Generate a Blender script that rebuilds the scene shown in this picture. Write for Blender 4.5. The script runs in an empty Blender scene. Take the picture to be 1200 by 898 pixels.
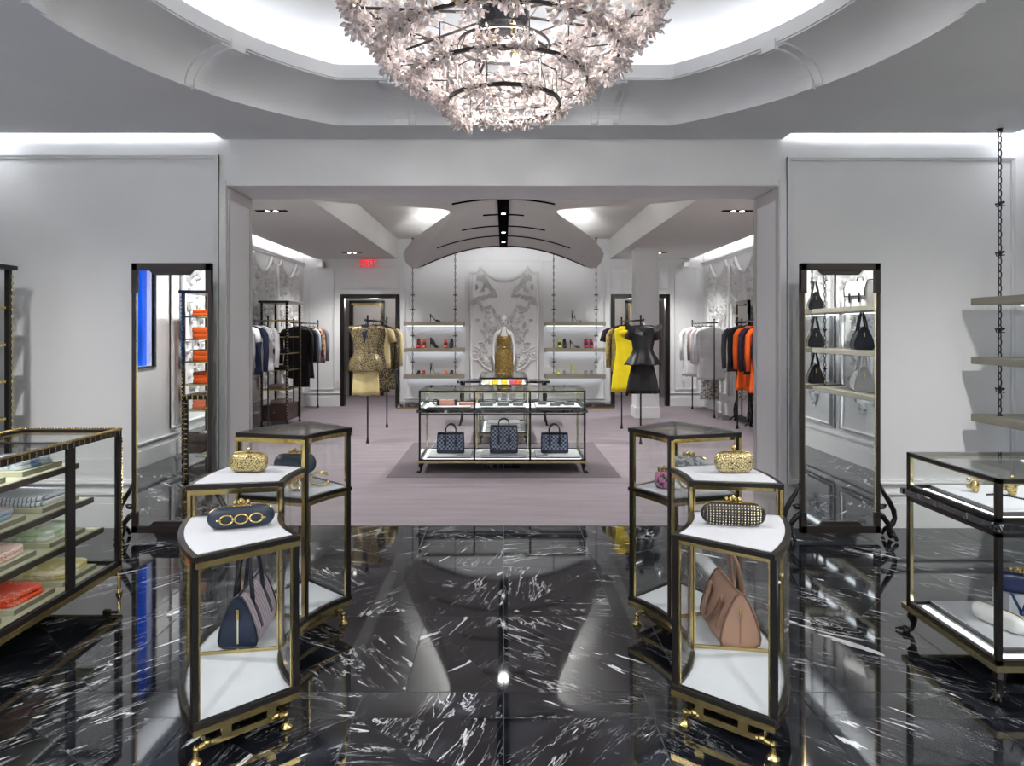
import bpy, bmesh, math, random
from math import pi, sin, cos, atan2, sqrt, radians
from mathutils import Vector, Matrix
random.seed(7)
sc = bpy.context.scene
COL = sc.collection

# ------------------------------------------------------------------ camera, view, world
cam_d = bpy.data.cameras.new('camera')
cam_d.sensor_width = 36.0; cam_d.lens = 24.0
cam_d.shift_x = 10/1200; cam_d.shift_y = -61/1200
cam_d.clip_start = 0.05; cam_d.clip_end = 100
cam = bpy.data.objects.new('camera', cam_d); COL.objects.link(cam)
cam.location = (0, 0, 1.6); cam.rotation_euler = (pi/2, 0, 0)
sc.camera = cam
vs = sc.view_settings
vs.view_transform = 'Standard'; vs.look = 'None'; vs.gamma = 1.0
try: vs.use_curve_mapping = False
except Exception: pass
vs.exposure = 1.05
w = bpy.data.worlds.new('world'); sc.world = w; w.use_nodes = True
w.node_tree.nodes['Background'].inputs[0].default_value = (0.75, 0.8, 0.9, 1)
w.node_tree.nodes['Background'].inputs[1].default_value = 0.3
cy = sc.cycles
cy.max_bounces = 10; cy.diffuse_bounces = 5; cy.glossy_bounces = 6; cy.transmission_bounces = 8
cy.transparent_max_bounces = 24; cy.caustics_reflective = False; cy.caustics_refractive = False
cy.sample_clamp_indirect = 6.0; cy.blur_glossy = 0.4

# ------------------------------------------------------------------ light strengths (tune here)
E_DOME, E_SLOT, E_BACKSLOT, E_CANOPY, E_SHELF, E_CASE = 4.0, 23.0, 22.0, 18.0, 1.7, 2.2
P_FILL, P_BACKDOWN, P_BULB = 130.0, 120.0, 6.0

def lamp(kind, name, loc, power, size=0.12, rot=(0, 0, 0), color=(1, 0.98, 0.95), spot=None):
    d = bpy.data.lights.new(name, kind); d.energy = power; d.color = color
    if kind == 'AREA': d.shape = 'DISK'; d.size = size
    if kind == 'POINT': d.shadow_soft_size = size
    if kind == 'SPOT': d.shadow_soft_size = size; d.spot_size = radians(spot or 100); d.spot_blend = 0.7
    o = bpy.data.objects.new(name, d); COL.objects.link(o); o.location = loc; o.rotation_euler = rot
    return o

def S(r, g, b):
    f = lambda c: (c/255/12.92) if c/255 <= 0.04045 else ((c/255+0.055)/1.055)**2.4
    return (f(r), f(g), f(b), 1.0)

# ------------------------------------------------------------------ materials
class NT:
    def __init__(s, name):
        s.m = bpy.data.materials.new(name); s.m.use_nodes = True
        s.t = s.m.node_tree; s.n = s.t.nodes; s.l = s.t.links
        s.b = s.n['Principled BSDF']; s.out = s.n['Material Output']
    def node(s, t, **k):
        x = s.n.new(t)
        for a, v in k.items(): setattr(x, a, v)
        return x
    def link(s, a, b): s.l.new(a, b)
    def coord(s, which='Object', scale=(1, 1, 1), rot=(0, 0, 0)):
        c = s.node('ShaderNodeTexCoord'); mp = s.node('ShaderNodeMapping')
        mp.inputs['Scale'].default_value = scale; mp.inputs['Rotation'].default_value = rot
        s.link(c.outputs[which], mp.inputs['Vector']); return mp.outputs[0]
    def noise(s, vec, scale=5, detail=4, rough=0.5, dist=0):
        x = s.node('ShaderNodeTexNoise'); x.inputs['Scale'].default_value = scale
        x.inputs['Detail'].default_value = detail; x.inputs['Roughness'].default_value = rough
        x.inputs['Distortion'].default_value = dist
        s.link(vec, x.inputs['Vector']); return x.outputs['Fac']
    def ramp(s, fac, stops, interp='LINEAR'):
        r = s.node('ShaderNodeValToRGB'); r.color_ramp.interpolation = interp
        e = r.color_ramp.elements
        while len(e) < len(stops): e.new(0.5)
        for i, (p, c) in enumerate(stops):
            e[i].position = p; e[i].color = c if not isinstance(c, (int, float)) else (c, c, c, 1)
        s.link(fac, r.inputs[0]); return r.outputs[0]
    def mix(s, f, a, b, mode='MIX'):
        x = s.node('ShaderNodeMix'); x.data_type = 'RGBA'; x.blend_type = mode
        for k, v in ((0, f), (6, a), (7, b)):
            if isinstance(v, (int, float)): x.inputs[k].default_value = v if k == 0 else (v, v, v, 1)
            elif isinstance(v, tuple): x.inputs[k].default_value = v
            else: s.link(v, x.inputs[k])
        return x.outputs[2]
    def math(s, op, a, b=0.0, c=None):
        x = s.node('ShaderNodeMath'); x.operation = op
        for k, v in enumerate((a, b) if c is None else (a, b, c)):
            if isinstance(v, (int, float)): x.inputs[k].default_value = v
            else: s.link(v, x.inputs[k])
        return x.outputs[0]
    def bump(s, h, strength=0.2, dist=0.01):
        x = s.node('ShaderNodeBump'); x.inputs['Strength'].default_value = strength
        x.inputs['Distance'].default_value = dist
        s.link(h, x.inputs['Height']); s.link(x.outputs[0], s.b.inputs['Normal'])
    def base(s, c): 
        if isinstance(c, tuple): s.b.inputs['Base Color'].default_value = c
        else: s.link(c, s.b.inputs['Base Color'])
    def set(s, **k):
        for a, v in k.items():
            a = a.replace('_', ' ')
            if isinstance(v, (int, float, tuple)): s.b.inputs[a].default_value = v
            else: s.link(v, s.b.inputs[a])

def mat(name, c, rough=0.5, metal=0.0, var=0.06, scale=12, bump=0.0, bscale=None, sheen=0.0, coat=0.0, ior=None):
    t = NT(name)
    n = t.noise(t.coord(), scale, 3)
    lo = tuple(x*(1-var) for x in c[:3])+(1,); hi = tuple(min(1, x*(1+var)) for x in c[:3])+(1,)
    t.base(t.ramp(n, [(0.3, lo), (0.7, hi)]))
    t.set(Roughness=rough, Metallic=metal)
    if ior: t.set(IOR=ior)
    if sheen: t.b.inputs['Sheen Weight'].default_value = sheen
    if coat: t.b.inputs['Coat Weight'].default_value = coat; t.b.inputs['Coat Roughness'].default_value = 0.08
    if bump: t.bump(t.noise(t.coord(), bscale or scale*6, 5), bump, 0.004)
    return t.m

def emis(name, c, e):
    t = NT(name); t.base(c); t.b.inputs['Emission Color'].default_value = c
    t.b.inputs['Emission Strength'].default_value = e; return t.m

def glass(name, tint=(0.985, 0.994, 0.989, 1), refl=1.0):
    t = NT(name); t.n.remove(t.b)
    tr = t.node('ShaderNodeBsdfTransparent'); tr.inputs[0].default_value = tint
    gl = t.node('ShaderNodeBsdfGlossy'); gl.inputs['Roughness'].default_value = 0.0
    lw = t.node('ShaderNodeLayerWeight'); lw.inputs[0].default_value = 0.5
    f = t.math('MULTIPLY', t.math('ADD', t.math('MULTIPLY', t.math('POWER', lw.outputs['Facing'], 5.0), 0.55), 0.022), refl)
    mx = t.node('ShaderNodeMixShader'); t.link(f, mx.inputs[0])
    t.link(tr.outputs[0], mx.inputs[1]); t.link(gl.outputs[0], mx.inputs[2])
    t.link(mx.outputs[0], t.out.inputs[0]); return t.m

M = {}
M['wall'] = mat('plaster_wall', S(226, 227, 228), 0.6, var=0.015, scale=2, bump=0.03, bscale=60)
M['ceil'] = mat('plaster_ceiling', S(212, 214, 217), 0.7, var=0.03, scale=1.3)
M['ceilback'] = mat('warm_plaster', S(200, 199, 196), 0.7, var=0.02, scale=2)
M['relief'] = mat('white_plaster_relief', S(226, 226, 226), 0.45, var=0.02, scale=4)
M['jamb'] = mat('jamb_paint', S(190, 186, 184), 0.5, var=0.02, scale=2)
M['black'] = mat('black_metal', S(20, 18, 18), 0.28, 0.1, var=0.15, scale=8)
M['bronze'] = mat('dark_bronze', S(44, 38, 36), 0.38, 0.3, var=0.1, scale=8)
M['gold'] = mat('polished_brass', S(204, 182, 122), 0.16, 1.0, var=0.1, scale=10)
M['palegold'] = mat('pale_brass', S(200, 190, 142), 0.2, 1.0, var=0.1, scale=10)
M['glass'] = glass('clear_glass')
M['topglass'] = glass('top_glass', refl=1.3)
M['mirror'] = mat('mirror_silver', (0.9, 0.92, 0.92, 1), 0.0, 1.0, var=0.0)
M['white'] = mat('white_linen', S(188, 191, 197), 0.75, var=0.015, scale=60, bump=0.08, bscale=300)
M['whitedeck'] = mat('bright_white_deck', S(226, 228, 232), 0.7, var=0.01, scale=60)
M['linen'] = mat('sage_linen', S(200, 200, 174), 0.8, var=0.03, scale=60, bump=0.1, bscale=300)
M['led'] = emis('led_strip', (0.95, 0.98, 1, 1), E_CASE)
M['shelflight'] = emis('shelf_light', (0.88, 0.94, 1, 1), E_SHELF)
M['slotlight'] = emis('slot_light', (0.97, 0.98, 1, 1), E_SLOT)
M['backslot'] = emis('back_slot_light', (0.97, 0.97, 1, 1), E_BACKSLOT)
M['domelight'] = emis('dome_light', (0.98, 0.98, 1, 1), E_DOME)
M['canopylight'] = emis('canopy_light', (0.97, 0.98, 1, 1), E_CANOPY)
M['champagne'] = mat('champagne_metal_shelf', S(150, 146, 132), 0.4, 0.5, var=0.06, scale=6)
M['darkslot'] = mat('dark_slot', S(5, 5, 6), 0.9, var=0.1, ior=1.05)
M['chainm'] = mat('dark_chain', S(52, 50, 50), 0.3, 0.85, var=0.1)

def marble(name, use_uv=True):
    t = NT(name)
    v = t.coord('UV' if use_uv else 'Object', (1, 1, 1) if use_uv else (4, 4, 4))
    def sc_(vec, s):
        mp = t.node('ShaderNodeMapping'); mp.inputs['Scale'].default_value = s; t.link(vec, mp.inputs[0]); return mp.outputs[0]
    # streaky veins
    n1 = t.noise(sc_(v, (1.6, 9, 1)), 1.0, 5, 0.62, 0.9)
    a1 = t.math('ABSOLUTE', t.math('SUBTRACT', n1, 0.5))
    l1 = t.ramp(a1, [(0.0, 1.0), (0.006, 0.85), (0.013, 0.0)])
    m1 = t.ramp(t.noise(sc_(v, (1.2, 2.2, 1)), 1.3, 3), [(0.50, 0.0), (0.62, 1.0)])
    # thick blobs
    n2 = t.noise(sc_(v, (1.1, 5.5, 1)), 1.5, 6, 0.6, 1.6)
    l2 = t.ramp(n2, [(0.645, 0.0), (0.66, 1.0)])
    # fine scratches
    n3 = t.noise(sc_(v, (3.0, 26, 1)), 1.2, 4, 0.6, 0.6)
    a3 = t.math('ABSOLUTE', t.math('SUBTRACT', n3, 0.5))
    l3 = t.ramp(a3, [(0.0, 0.5), (0.007, 0.0)])
    m3 = t.ramp(t.noise(sc_(v, (2.0, 5, 1)), 1.7, 3), [(0.5, 0.0), (0.6, 1.0)])
    vein = t.math('MAXIMUM', t.math('MAXIMUM', t.math('MULTIPLY', l1, m1), l2), t.math('MULTIPLY', l3, m3))
    cloud = t.ramp(t.noise(sc_(v, (1, 3, 1)), 2.0, 5, 0.6), [(0.35, S(7, 8, 11)), (0.55, S(22, 24, 30)), (0.75, S(52, 55, 63))])
    t.base(t.mix(vein, cloud, S(196, 199, 205)))
    t.set(Roughness=0.045); t.set(IOR=1.85)
    return t.m
M['marble'] = marble('black_marble_tiles')
M['marbleo'] = marble('black_marble', False)
M['grout'] = mat('tile_joint', S(70, 72, 78), 0.4)

t = NT('mauve_carpet')
v = t.coord('Object', (0.7, 5.0, 1))
n = t.noise(v, 1.6, 7, 0.65)
fine = t.noise(t.coord('Object'), 260, 2)
t.base(t.mix(0.35, t.ramp(n, [(0.3, S(102, 92, 99)), (0.7, S(138, 126, 134))]), t.ramp(fine, [(0.3, S(88, 79, 86)), (0.7, S(146, 134, 143))])))
t.set(Roughness=0.95); t.bump(fine, 0.5, 0.004); t.b.inputs['Sheen Weight'].default_value = 0.2
M['carpet'] = t.m
M['rug'] = mat('grey_rug', S(100, 92, 98), 0.95, var=0.12, scale=30, bump=0.3, bscale=300)
M['rug2'] = mat('grey_rug_border', S(150, 140, 147), 0.95, var=0.1, scale=30, bump=0.3, bscale=300)

# ------------------------------------------------------------------ mesh builder
class MB:
    def __init__(s): s.v = []; s.f = []; s.mi = []; s.X = Matrix.Identity(4)
    def _add(s, vs_, fs, mi=0):
        o = len(s.v)
        s.v += [tuple(s.X @ Vector(p)) for p in vs_]
        s.f += [tuple(i+o for i in f) for f in fs]; s.mi += [mi]*len(fs)
        return s
    def box(s, x0, y0, z0, x1, y1, z1, mi=0):
        vs_ = [(x0,y0,z0),(x1,y0,z0),(x1,y1,z0),(x0,y1,z0),(x0,y0,z1),(x1,y0,z1),(x1,y1,z1),(x0,y1,z1)]
        return s._add(vs_, [(0,3,2,1),(4,5,6,7),(0,1,5,4),(1,2,6,5),(2,3,7,6),(3,0,4,7)], mi)
    def cbox(s, c, d, mi=0):
        return s.box(c[0]-d[0]/2, c[1]-d[1]/2, c[2]-d[2]/2, c[0]+d[0]/2, c[1]+d[1]/2, c[2]+d[2]/2, mi)
    def prism(s, poly, a0, a1, axis='z', mi=0):
        n = len(poly)
        mk = {'z': lambda p, a: (p[0], p[1], a), 'y': lambda p, a: (p[0], a, p[1]), 'x': lambda p, a: (a, p[0], p[1])}[axis]
        vs_ = [mk(p, a0) for p in poly]+[mk(p, a1) for p in poly]
        fs = [tuple(range(n-1, -1, -1)), tuple(range(n, 2*n))]+[(i, (i+1) % n, n+(i+1) % n, n+i) for i in range(n)]
        return s._add(vs_, fs, mi)
    def tube(s, pts, r, n=8, closed=False, mi=0, cap=True, flat=1.0):
        pts = [Vector(p) for p in pts]; N = len(pts)
        rr = r if isinstance(r, (list, tuple)) else [r]*N
        rings = []; up = None
        for i, p in enumerate(pts):
            if closed: d = pts[(i+1) % N]-pts[i-1]
            else: d = pts[min(i+1, N-1)]-pts[max(i-1, 0)]
            if d.length < 1e-9: d = Vector((0, 0, 1))
            d.normalize()
            if up is None:
                up = Vector((0, 0, 1)) if abs(d.z) < 0.9 else Vector((1, 0, 0))
            a = d.cross(up)
            if a.length < 1e-6: a = d.cross(Vector((0.3, 1, 0.2)))
            a.normalize(); b = a.cross(d).normalized(); up = b
            rings.append([p+(a*cos(2*pi*k/n)*rr[i]+b*sin(2*pi*k/n)*rr[i]*flat) for k in range(n)])
        vs_ = [q for g in rings for q in g]; fs = []
        for i in range(N if closed else N-1):
            j = (i+1) % N
            for k in range(n): fs.append((i*n+k, i*n+(k+1) % n, j*n+(k+1) % n, j*n+k))
        if not closed and cap: fs += [tuple(range(n-1, -1, -1)), tuple((N-1)*n+k for k in range(n))]
        return s._add(vs_, fs, mi)
    def lathe(s, prof, c=(0, 0, 0), n=16, mi=0, sy=1.0):
        vs_ = []; fs = []
        for r, z in prof: vs_ += [(c[0]+r*cos(2*pi*k/n), c[1]+r*sin(2*pi*k/n)*sy, c[2]+z) for k in range(n)]
        for i in range(len(prof)-1):
            for k in range(n): fs.append((i*n+k, i*n+(k+1) % n, (i+1)*n+(k+1) % n, (i+1)*n+k))
        fs += [tuple(range(n-1, -1, -1)), tuple((len(prof)-1)*n+k for k in range(n))]
        return s._add(vs_, fs, mi)
    def ball(s, c, r, n=8, mi=0, sc_=(1, 1, 1)):
        vs_ = []; fs = []; m = max(4, n//2+1)
        vs_.append((c[0], c[1], c[2]-r*sc_[2]))
        for i in range(1, m):
            a = -pi/2+pi*i/m
            vs_ += [(c[0]+r*cos(a)*cos(2*pi*k/n)*sc_[0], c[1]+r*cos(a)*sin(2*pi*k/n)*sc_[1], c[2]+r*sin(a)*sc_[2]) for k in range(n)]
        vs_.append((c[0], c[1], c[2]+r*sc_[2])); L = len(vs_)-1
        for k in range(n): fs.append((0, 1+(k+1) % n, 1+k)); fs.append((L, 1+(m-2)*n+k, 1+(m-2)*n+(k+1) % n))
        for i in range(m-2):
            for k in range(n): fs.append((1+i*n+k, 1+i*n+(k+1) % n, 1+(i+1)*n+(k+1) % n, 1+(i+1)*n+k))
        return s._add(vs_, fs, mi)
    def loft(s, rings, mi=0, cap=True, closed=True):
        n = len(rings[0]); vs_ = [p for g in rings for p in g]; fs = []
        for i in range(len(rings)-1):
            for k in range(n if closed else n-1): fs.append((i*n+k, i*n+(k+1) % n, (i+1)*n+(k+1) % n, (i+1)*n+k))
        if cap: fs += [tuple(range(n-1, -1, -1)), tuple((len(rings)-1)*n+k for k in range(n))]
        return s._add(vs_, fs, mi)
    def sweep(s, pts, w_, z0, z1, mi=0, off=0.0, closed=False):
        """rectangular bar following a horizontal polyline; w_ its width, off sideways shift"""
        P = [Vector((p[0], p[1])) for p in pts]; N = len(P); L = []; R = []
        for i in range(N):
            if closed: a, b = P[i-1], P[(i+1) % N]
            else: a, b = P[max(0, i-1)], P[min(N-1, i+1)]
            d1 = (P[i]-a) if (P[i]-a).length > 1e-9 else (b-P[i])
            d2 = (b-P[i]) if (b-P[i]).length > 1e-9 else (P[i]-a)
            d1.normalize(); d2.normalize(); t_ = (d1+d2).normalized(); nn = Vector((-t_.y, t_.x))
            k = 1/max(0.3, nn.dot(Vector((-d1.y, d1.x))))
            L.append(P[i]+nn*k*(off+w_/2)); R.append(P[i]+nn*k*(off-w_/2))
        rings = [[(l.x, l.y, z0), (r.x, r.y, z0), (r.x, r.y, z1), (l.x, l.y, z1)] for l, r in zip(L, R)]
        if closed: rings.append(rings[0])
        return s.loft(rings, mi, cap=not closed)
    def build(s, name, mats, parent=None, smooth=False, bevel=0.0, auto=False):
        me = bpy.data.meshes.new(name); me.from_pydata(s.v, [], s.f)
        if not isinstance(mats, (list, tuple)): mats = [mats]
        for m_ in mats: me.materials.append(m_)
        me.polygons.foreach_set('material_index', [min(i, len(mats)-1) for i in s.mi])
        bm = bmesh.new(); bm.from_mesh(me); bmesh.ops.recalc_face_normals(bm, faces=bm.faces); bm.to_mesh(me); bm.free()
        if smooth:
            me.polygons.foreach_set('use_smooth', [True]*len(me.polygons))
            if auto:
                try: me.set_sharp_from_angle(angle=radians(40))
                except Exception: pass
        me.update()
        o = bpy.data.objects.new(name, me); COL.objects.link(o)
        if parent: o.parent = parent
        if bevel:
            b = o.modifiers.new('bevel', 'BEVEL'); b.width = bevel; b.segments = 2; b.limit_method = 'ANGLE'
        return o

def T(o, label, cat, group=None):
    o['label'] = label; o['category'] = cat
    if group: o['group'] = group
    return o
def empty(name, loc=(0, 0, 0), rz=0.0):
    o = bpy.data.objects.new(name, None); COL.objects.link(o); o.location = loc; o.rotation_euler = (0, 0, rz)
    o.empty_display_size = 0.1
    return o
def thing(name, loc, label, cat, group=None, rz=0.0): return T(empty(name, loc, rz), label, cat, group)
def struct(o): o['kind'] = 'structure'; return o
def copy_tree(o, loc=None, rz=None, label=None, group=None, parent=None, mats=None, name=None, scale=None):
    kids = [c for c in bpy.data.objects if c.parent == o]
    c = o.copy(); COL.objects.link(c); c.parent = parent
    if name: c.name = name
    if loc is not None: c.location = loc
    if rz is not None: c.rotation_euler = (0, 0, rz)
    if scale is not None: c.scale = scale
    if label: c['label'] = label
    if group: c['group'] = group
    if mats and c.type == 'MESH' and c.data.materials and c.data.materials[0] and c.data.materials[0].name in mats:
        c.data = c.data.copy()
        for i, m_ in enumerate(c.data.materials):
            if m_ and m_.name in mats: c.data.materials[i] = mats[m_.name]
    for k in kids: copy_tree(k, parent=c, mats=mats)
    return c
def sqr(x0, x1, y0, y1): return [(x0, y0), (x1, y0), (x1, y1), (x0, y1)]
# ================================================================== STRUCTURE
ZC = 3.16            # front room ceiling
XW = 4.25            # side walls
YF, YB = 5.55, 6.09  # dividing wall
OX0, OX1, OZ = -2.25, 2.24, 2.775
CX, CYc = 0.0, 3.28  # dome and chandelier centre

# ---- marble floor in cut tiles, one mesh; every tile has its own vein direction (UV)
def build_floor():
    rows = [-1.6, -0.6, 0.3, 1.1, 1.85, 2.35, 2.82, 3.02, 3.82, 4.62, 5.2, 5.6]
    polys = []
    for i in range(len(rows)-1):
        y0, y1 = rows[i], rows[i+1]
        off = 0 if i % 2 == 0 else 0.37
        xs = [-4.3]
        x = -4.3+0.4+off
        base = [-3.6, -2.8, -2.0, -1.3, -0.62, 0.0, 0.62, 1.3, 2.0, 2.8, 3.6]
        xs = [-4.3]+[b+(off*0.5 if b != 0 and i % 3 == 1 else 0) for b in base]+[4.3]
        for a, b in zip(xs[:-1], xs[1:]):
            r = random.random()
            sk = 0.0
            if r < 0.36:
                polys.append([(a, y0), (b, y0), (b, y1)]); polys.append([(a, y0), (b, y1), (a, y1)])
            elif r < 0.6:
                polys.append([(a, y0), (b, y0), (a, y1)]); polys.append([(b, y0), (b, y1), (a, y1)])
            else: polys.append([(a, y0), (b, y0), (b, y1), (a, y1)])
    verts = []; faces = []; uvs = []; mi = []
    verts += [(-4.3, -1.6, -0.004), (4.3, -1.6, -0.004), (4.3, 5.6, -0.004), (-4.3, 5.6, -0.004)]
    faces.append((0, 1, 2, 3)); uvs.append([(0, 0)]*4); mi.append(1)
    for p in polys:
        c = Vector((sum(q[0] for q in p)/len(p), sum(q[1] for q in p)/len(p)))
        ang = random.choice([0.05, 0.9, 2.2, 1.3, 0.0, 2.6, 0.7])+random.uniform(-.15, .15)
        # away from the centre the veins run diagonally, mirrored left and right
        if abs(c.x) > 1.2: ang = (0.85 if c.x < 0 else pi-0.85)+random.uniform(-.2, .2)
        ox, oy = random.uniform(0, 50), random.uniform(0, 50)
        o = len(verts); uu = []
        for q in p:
            qv = Vector(q); d = c-qv; qv = qv+d.normalized()*0.0035
            verts.append((qv.x, qv.y, 0.0)); uu.append((qv.x*cos(ang)+qv.y*sin(ang)+ox, -qv.x*sin(ang)+qv.y*cos(ang)+oy))
        faces.append(tuple(range(o, o+len(p)))); uvs.append(uu); mi.append(0)
    me = bpy.data.meshes.new('floor'); me.from_pydata(verts, [], faces)
    me.materials.append(M['marble']); me.materials.append(M['grout'])
    me.polygons.foreach_set('material_index', mi)
    uv = me.uv_layers.new(name='UVMap'); k = 0
    for f in uvs:
        for q in f: uv.data[k].uv = q; k += 1
    me.update(); o = bpy.data.objects.new('floor', me); COL.objects.link(o); return struct(o)
build_floor()
struct(MB().box(-XW, 5.6, -0.05, XW, 14.6, 0.004).build('floor', M['carpet']))
struct(MB().box(-4.3, -1.7, -0.25, 4.3, 14.6, -0.06).build('floor', M['grout']))

# ---- dividing wall with the wide opening
b = MB()
b.box(-XW, YF, 0, OX0, YB, 3.6); b.box(OX1, YF, 0, XW, YB, 3.6); b.box(OX0, YF, OZ, OX1, YB, 3.6)
struct(b.build('wall_front', M['wall']))
# jamb linings with recessed panels
for sx, x in ((1, OX0), (-1, OX1)):
    b = MB()
    d = 0.012*sx
    for y0, y1 in ((YF+.003, YF+0.05), (YB-0.05, YB-.003)): b.box(min(x, x+d), y0, 0, max(x, x+d), y1, OZ-.003)
    b.box(min(x, x+d), YF+.05, OZ-0.10, max(x, x+d), YB-.05, OZ-.003)
    b.box(min(x, x+d), YF+.05, 0.0, max(x, x+d), YB-.05, 0.3)
    struct(b.build('trim_1', M['jamb'], bevel=0.004))
# panel moulding frames and casings on the dividing wall
def frame_rect(x0, x1, z0, z1, y, name='trim_2', w_=0.03, d=0.02, m='wall', side=-1):
    b = MB()
    for k, (ww, dd) in enumerate(((w_, d), (w_*0.4, d*1.7))):
        a0, a1 = y, y+side*dd
        lo, hi = min(a0, a1), max(a0, a1)
        b.box(x0, lo, z0, x1, hi, z0+ww); b.box(x0, lo, z1-ww, x1, hi, z1)
        b.box(x0, lo, z0+ww, x0+ww, hi, z1-ww); b.box(x1-ww, lo, z0+ww, x1, hi, z1-ww)
    return struct(b.build(name, M[m]))
def frame_rect_x(y0, y1, z0, z1, x, side, name='trim_3', w_=0.03, d=0.02, m='wall'):
    b = MB()
    for ww, dd in ((w_, d), (w_*0.4, d*1.7)):
        lo, hi = min(x, x+side*dd), max(x, x+side*dd)
        b.box(lo, y0, z0, hi, y1, z0+ww); b.box(lo, y0, z1-ww, hi, y1, z1)
        b.box(lo, y0, z0+ww, hi, y0+ww, z1-ww); b.box(lo, y1-ww, z0+ww, hi, y1, z1-ww)
    return struct(b.build(name, M[m]))
frame_rect(-XW+.05, -2.31, 0.36, 3.03, YF); frame_rect(2.30, XW-.1, 0.36, 3.01, YF)
b = MB(); b.box(OX0-.055, YF-.02, 0, OX0-.0, YF, OZ+.05); b.box(OX1, YF-.02, 0, OX1+.055, YF, OZ+.05); b.box(OX0-.055, YF-.02, OZ, OX1+.055, YF, OZ+.012)
struct(b.build('trim_4', M['wall'], bevel=.003))
def baseboard(name, x0, y0, x1, y1, nx, ny):
    b = MB()
    for h, d in ((0.20, 0.022), (0.25, 0.014), (0.29, 0.03)):
        z0 = {0.20: 0, 0.25: 0.20, 0.29: 0.272}[h]
        p = (x0+nx*d, y0+ny*d, x1+nx*d, y1+ny*d)
        b.box(min(x0, x1, p[0], p[2]), min(y0, y1, p[1], p[3]), z0, max(x0, x1, p[0], p[2]), max(y0, y1, p[1], p[3]), h)
    return struct(b.build(name, M['wall'], bevel=.003))
baseboard('baseboard_front', -XW, YF, OX0-.06, YF, 0, -1); baseboard('baseboard_front', OX1+.06, YF, XW, YF, 0, -1)
# side walls, rear wall of the front room
b = MB(); wy0, wy1, wz0, wz1 = 2.2, 3.15, 1.18, 2.75
b.box(-XW-.15, -1.7, 0, -XW, wy0, 3.6); b.box(-XW-.15, wy1, 0, -XW, YF, 3.6)
b.box(-XW-.15, wy0, 0, -XW, wy1, wz0); b.box(-XW-.15, wy0, wz1, -XW, wy1, 3.6)
struct(b.build('wall_left', M['wall']))
struct(MB().box(XW, -1.7, 0, XW+.15, YF, 3.6).build('wall_right', M['wall']))
struct(MB().box(-XW-.15, -1.85, 0, XW+.15, -1.7, 3.6).build('wall_rear', M['wall']))
baseboard('baseboard_left', -XW, -1.6, -XW, YF, 1, 0); baseboard('baseboard_right', XW, -1.6, XW, YF, -1, 0)
for y0 in (-1.4, 0.3): frame_rect_x(y0, y0+1.5, 0.36, 3.0, -XW, 1); 
for y0 in (-1.3, 0.3, 1.9, 3.5): frame_rect_x(y0, y0+1.45, 0.36, 3.0, XW, -1)
frame_rect_x(3.3, 5.3, .36, 3.0, -XW, 1)
for x0 in (-4.0, -1.3, 1.4): frame_rect(x0, x0+2.5, 0.36, 3.0, -1.7, side=1)
# blue lit window in the left wall (seen in the mirror)
t = NT('blue_lit_glass'); n = t.noise(t.coord('Object', (1, 1.2, .25)), 2.2, 2)
cc = t.ramp(n, [(0.35, (0.002, 0.05, 0.42, 1)), (0.65, (0.01, 0.13, 0.75, 1))])
t.base(cc); t.link(cc, t.b.inputs['Emission Color']); t.set(Emission_Strength=0.42, Roughness=0.05)
wn = MB().box(-XW-.1, wy0, wz0, -XW-.08, wy1, wz1).build('window_1', t.m); struct(wn)
b = MB(); b.box(-XW-.02, wy0-.04, wz0-.02, -XW+.02, wy0, wz1+.04); b.box(-XW-.02, wy1, wz0-.02, -XW+.02, wy1+.04, wz1+.04)
b.box(-XW-.02, wy0, wz1, -XW+.02, wy1, wz1+.04); b.box(-XW-.02, wy0, wz0-.02, -XW+.02, wy1, wz0)
b.build('window_frame', M['black'], wn)

# ---- front room ceiling with the chord-cut round dome
def rad(th, R, C):
    s_ = abs(sin(th)); return min(R, C/s_) if s_ > 1e-6 else R
RO, CO, RI, CI = 2.28, 1.90, 1.90, 1.50
angs = sorted(set([round(2*pi*k/120, 6) for k in range(120)] + [q for c_, r_ in ((CO, RO), (CI, RI)) for q in (math.asin(c_/r_), pi-math.asin(c_/r_), pi+math.asin(c_/r_), 2*pi-math.asin(c_/r_))]
     + [atan2(dy, dx) % (2*pi) for dx in (-4.02, 4.02) for dy in (5.38-CYc, -1.7-CYc)]))
def outer(th):
    dx, dy = cos(th), sin(th); c_ = []
    if abs(dx) > 1e-9: c_.append(4.02/abs(dx))
    if dy > 1e-9: c_.append((5.38-CYc)/dy)
    if dy < -1e-9: c_.append((-1.7-CYc)/dy)
    return min(c_)
def ring(fr, z): return [(CX+fr(a)*cos(a), CYc+fr(a)*sin(a), z) for a in angs]
b = MB(); NA = len(angs)
fo = lambda a: rad(a, RO, CO); fi = lambda a: rad(a, RI, CI)
rings = [ring(outer, ZC+.05), ring(outer, ZC), ring(fo, ZC), ring(fo, ZC+.012)]
for k in range(1, 9):
    q = k/8*pi/2
    rings.append(ring(lambda a: fo(a)+(fi(a)-fo(a))*(1-cos(q))*0.97, ZC+.012+.19*sin(q)))
rings += [ring(lambda a: fi(a)+.012, ZC+.213), ring(fi, ZC+.213), ring(fi, ZC+.305), ring(lambda a: fi(a)+.035, ZC+.305), ring(lambda a: fi(a)+.035, ZC+.24), ring(lambda a: fi(a)+.34, ZC+.24)]
for k in range(0, 9):
    q = k/8*pi/2
    rings.append(ring(lambda a: (fi(a)+.34)*(1-0.985*(sin(q)**1.0)) if k else fi(a)+.34, ZC+.42+.42*(1-cos(q))*0+.38*sin(q)**.7))
b.loft(rings, cap=False)
b._add([(CX+0.033*cos(k*pi/8), CYc+0.033*sin(k*pi/8), ZC+.80) for k in range(16)], [tuple(range(16))])
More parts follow.
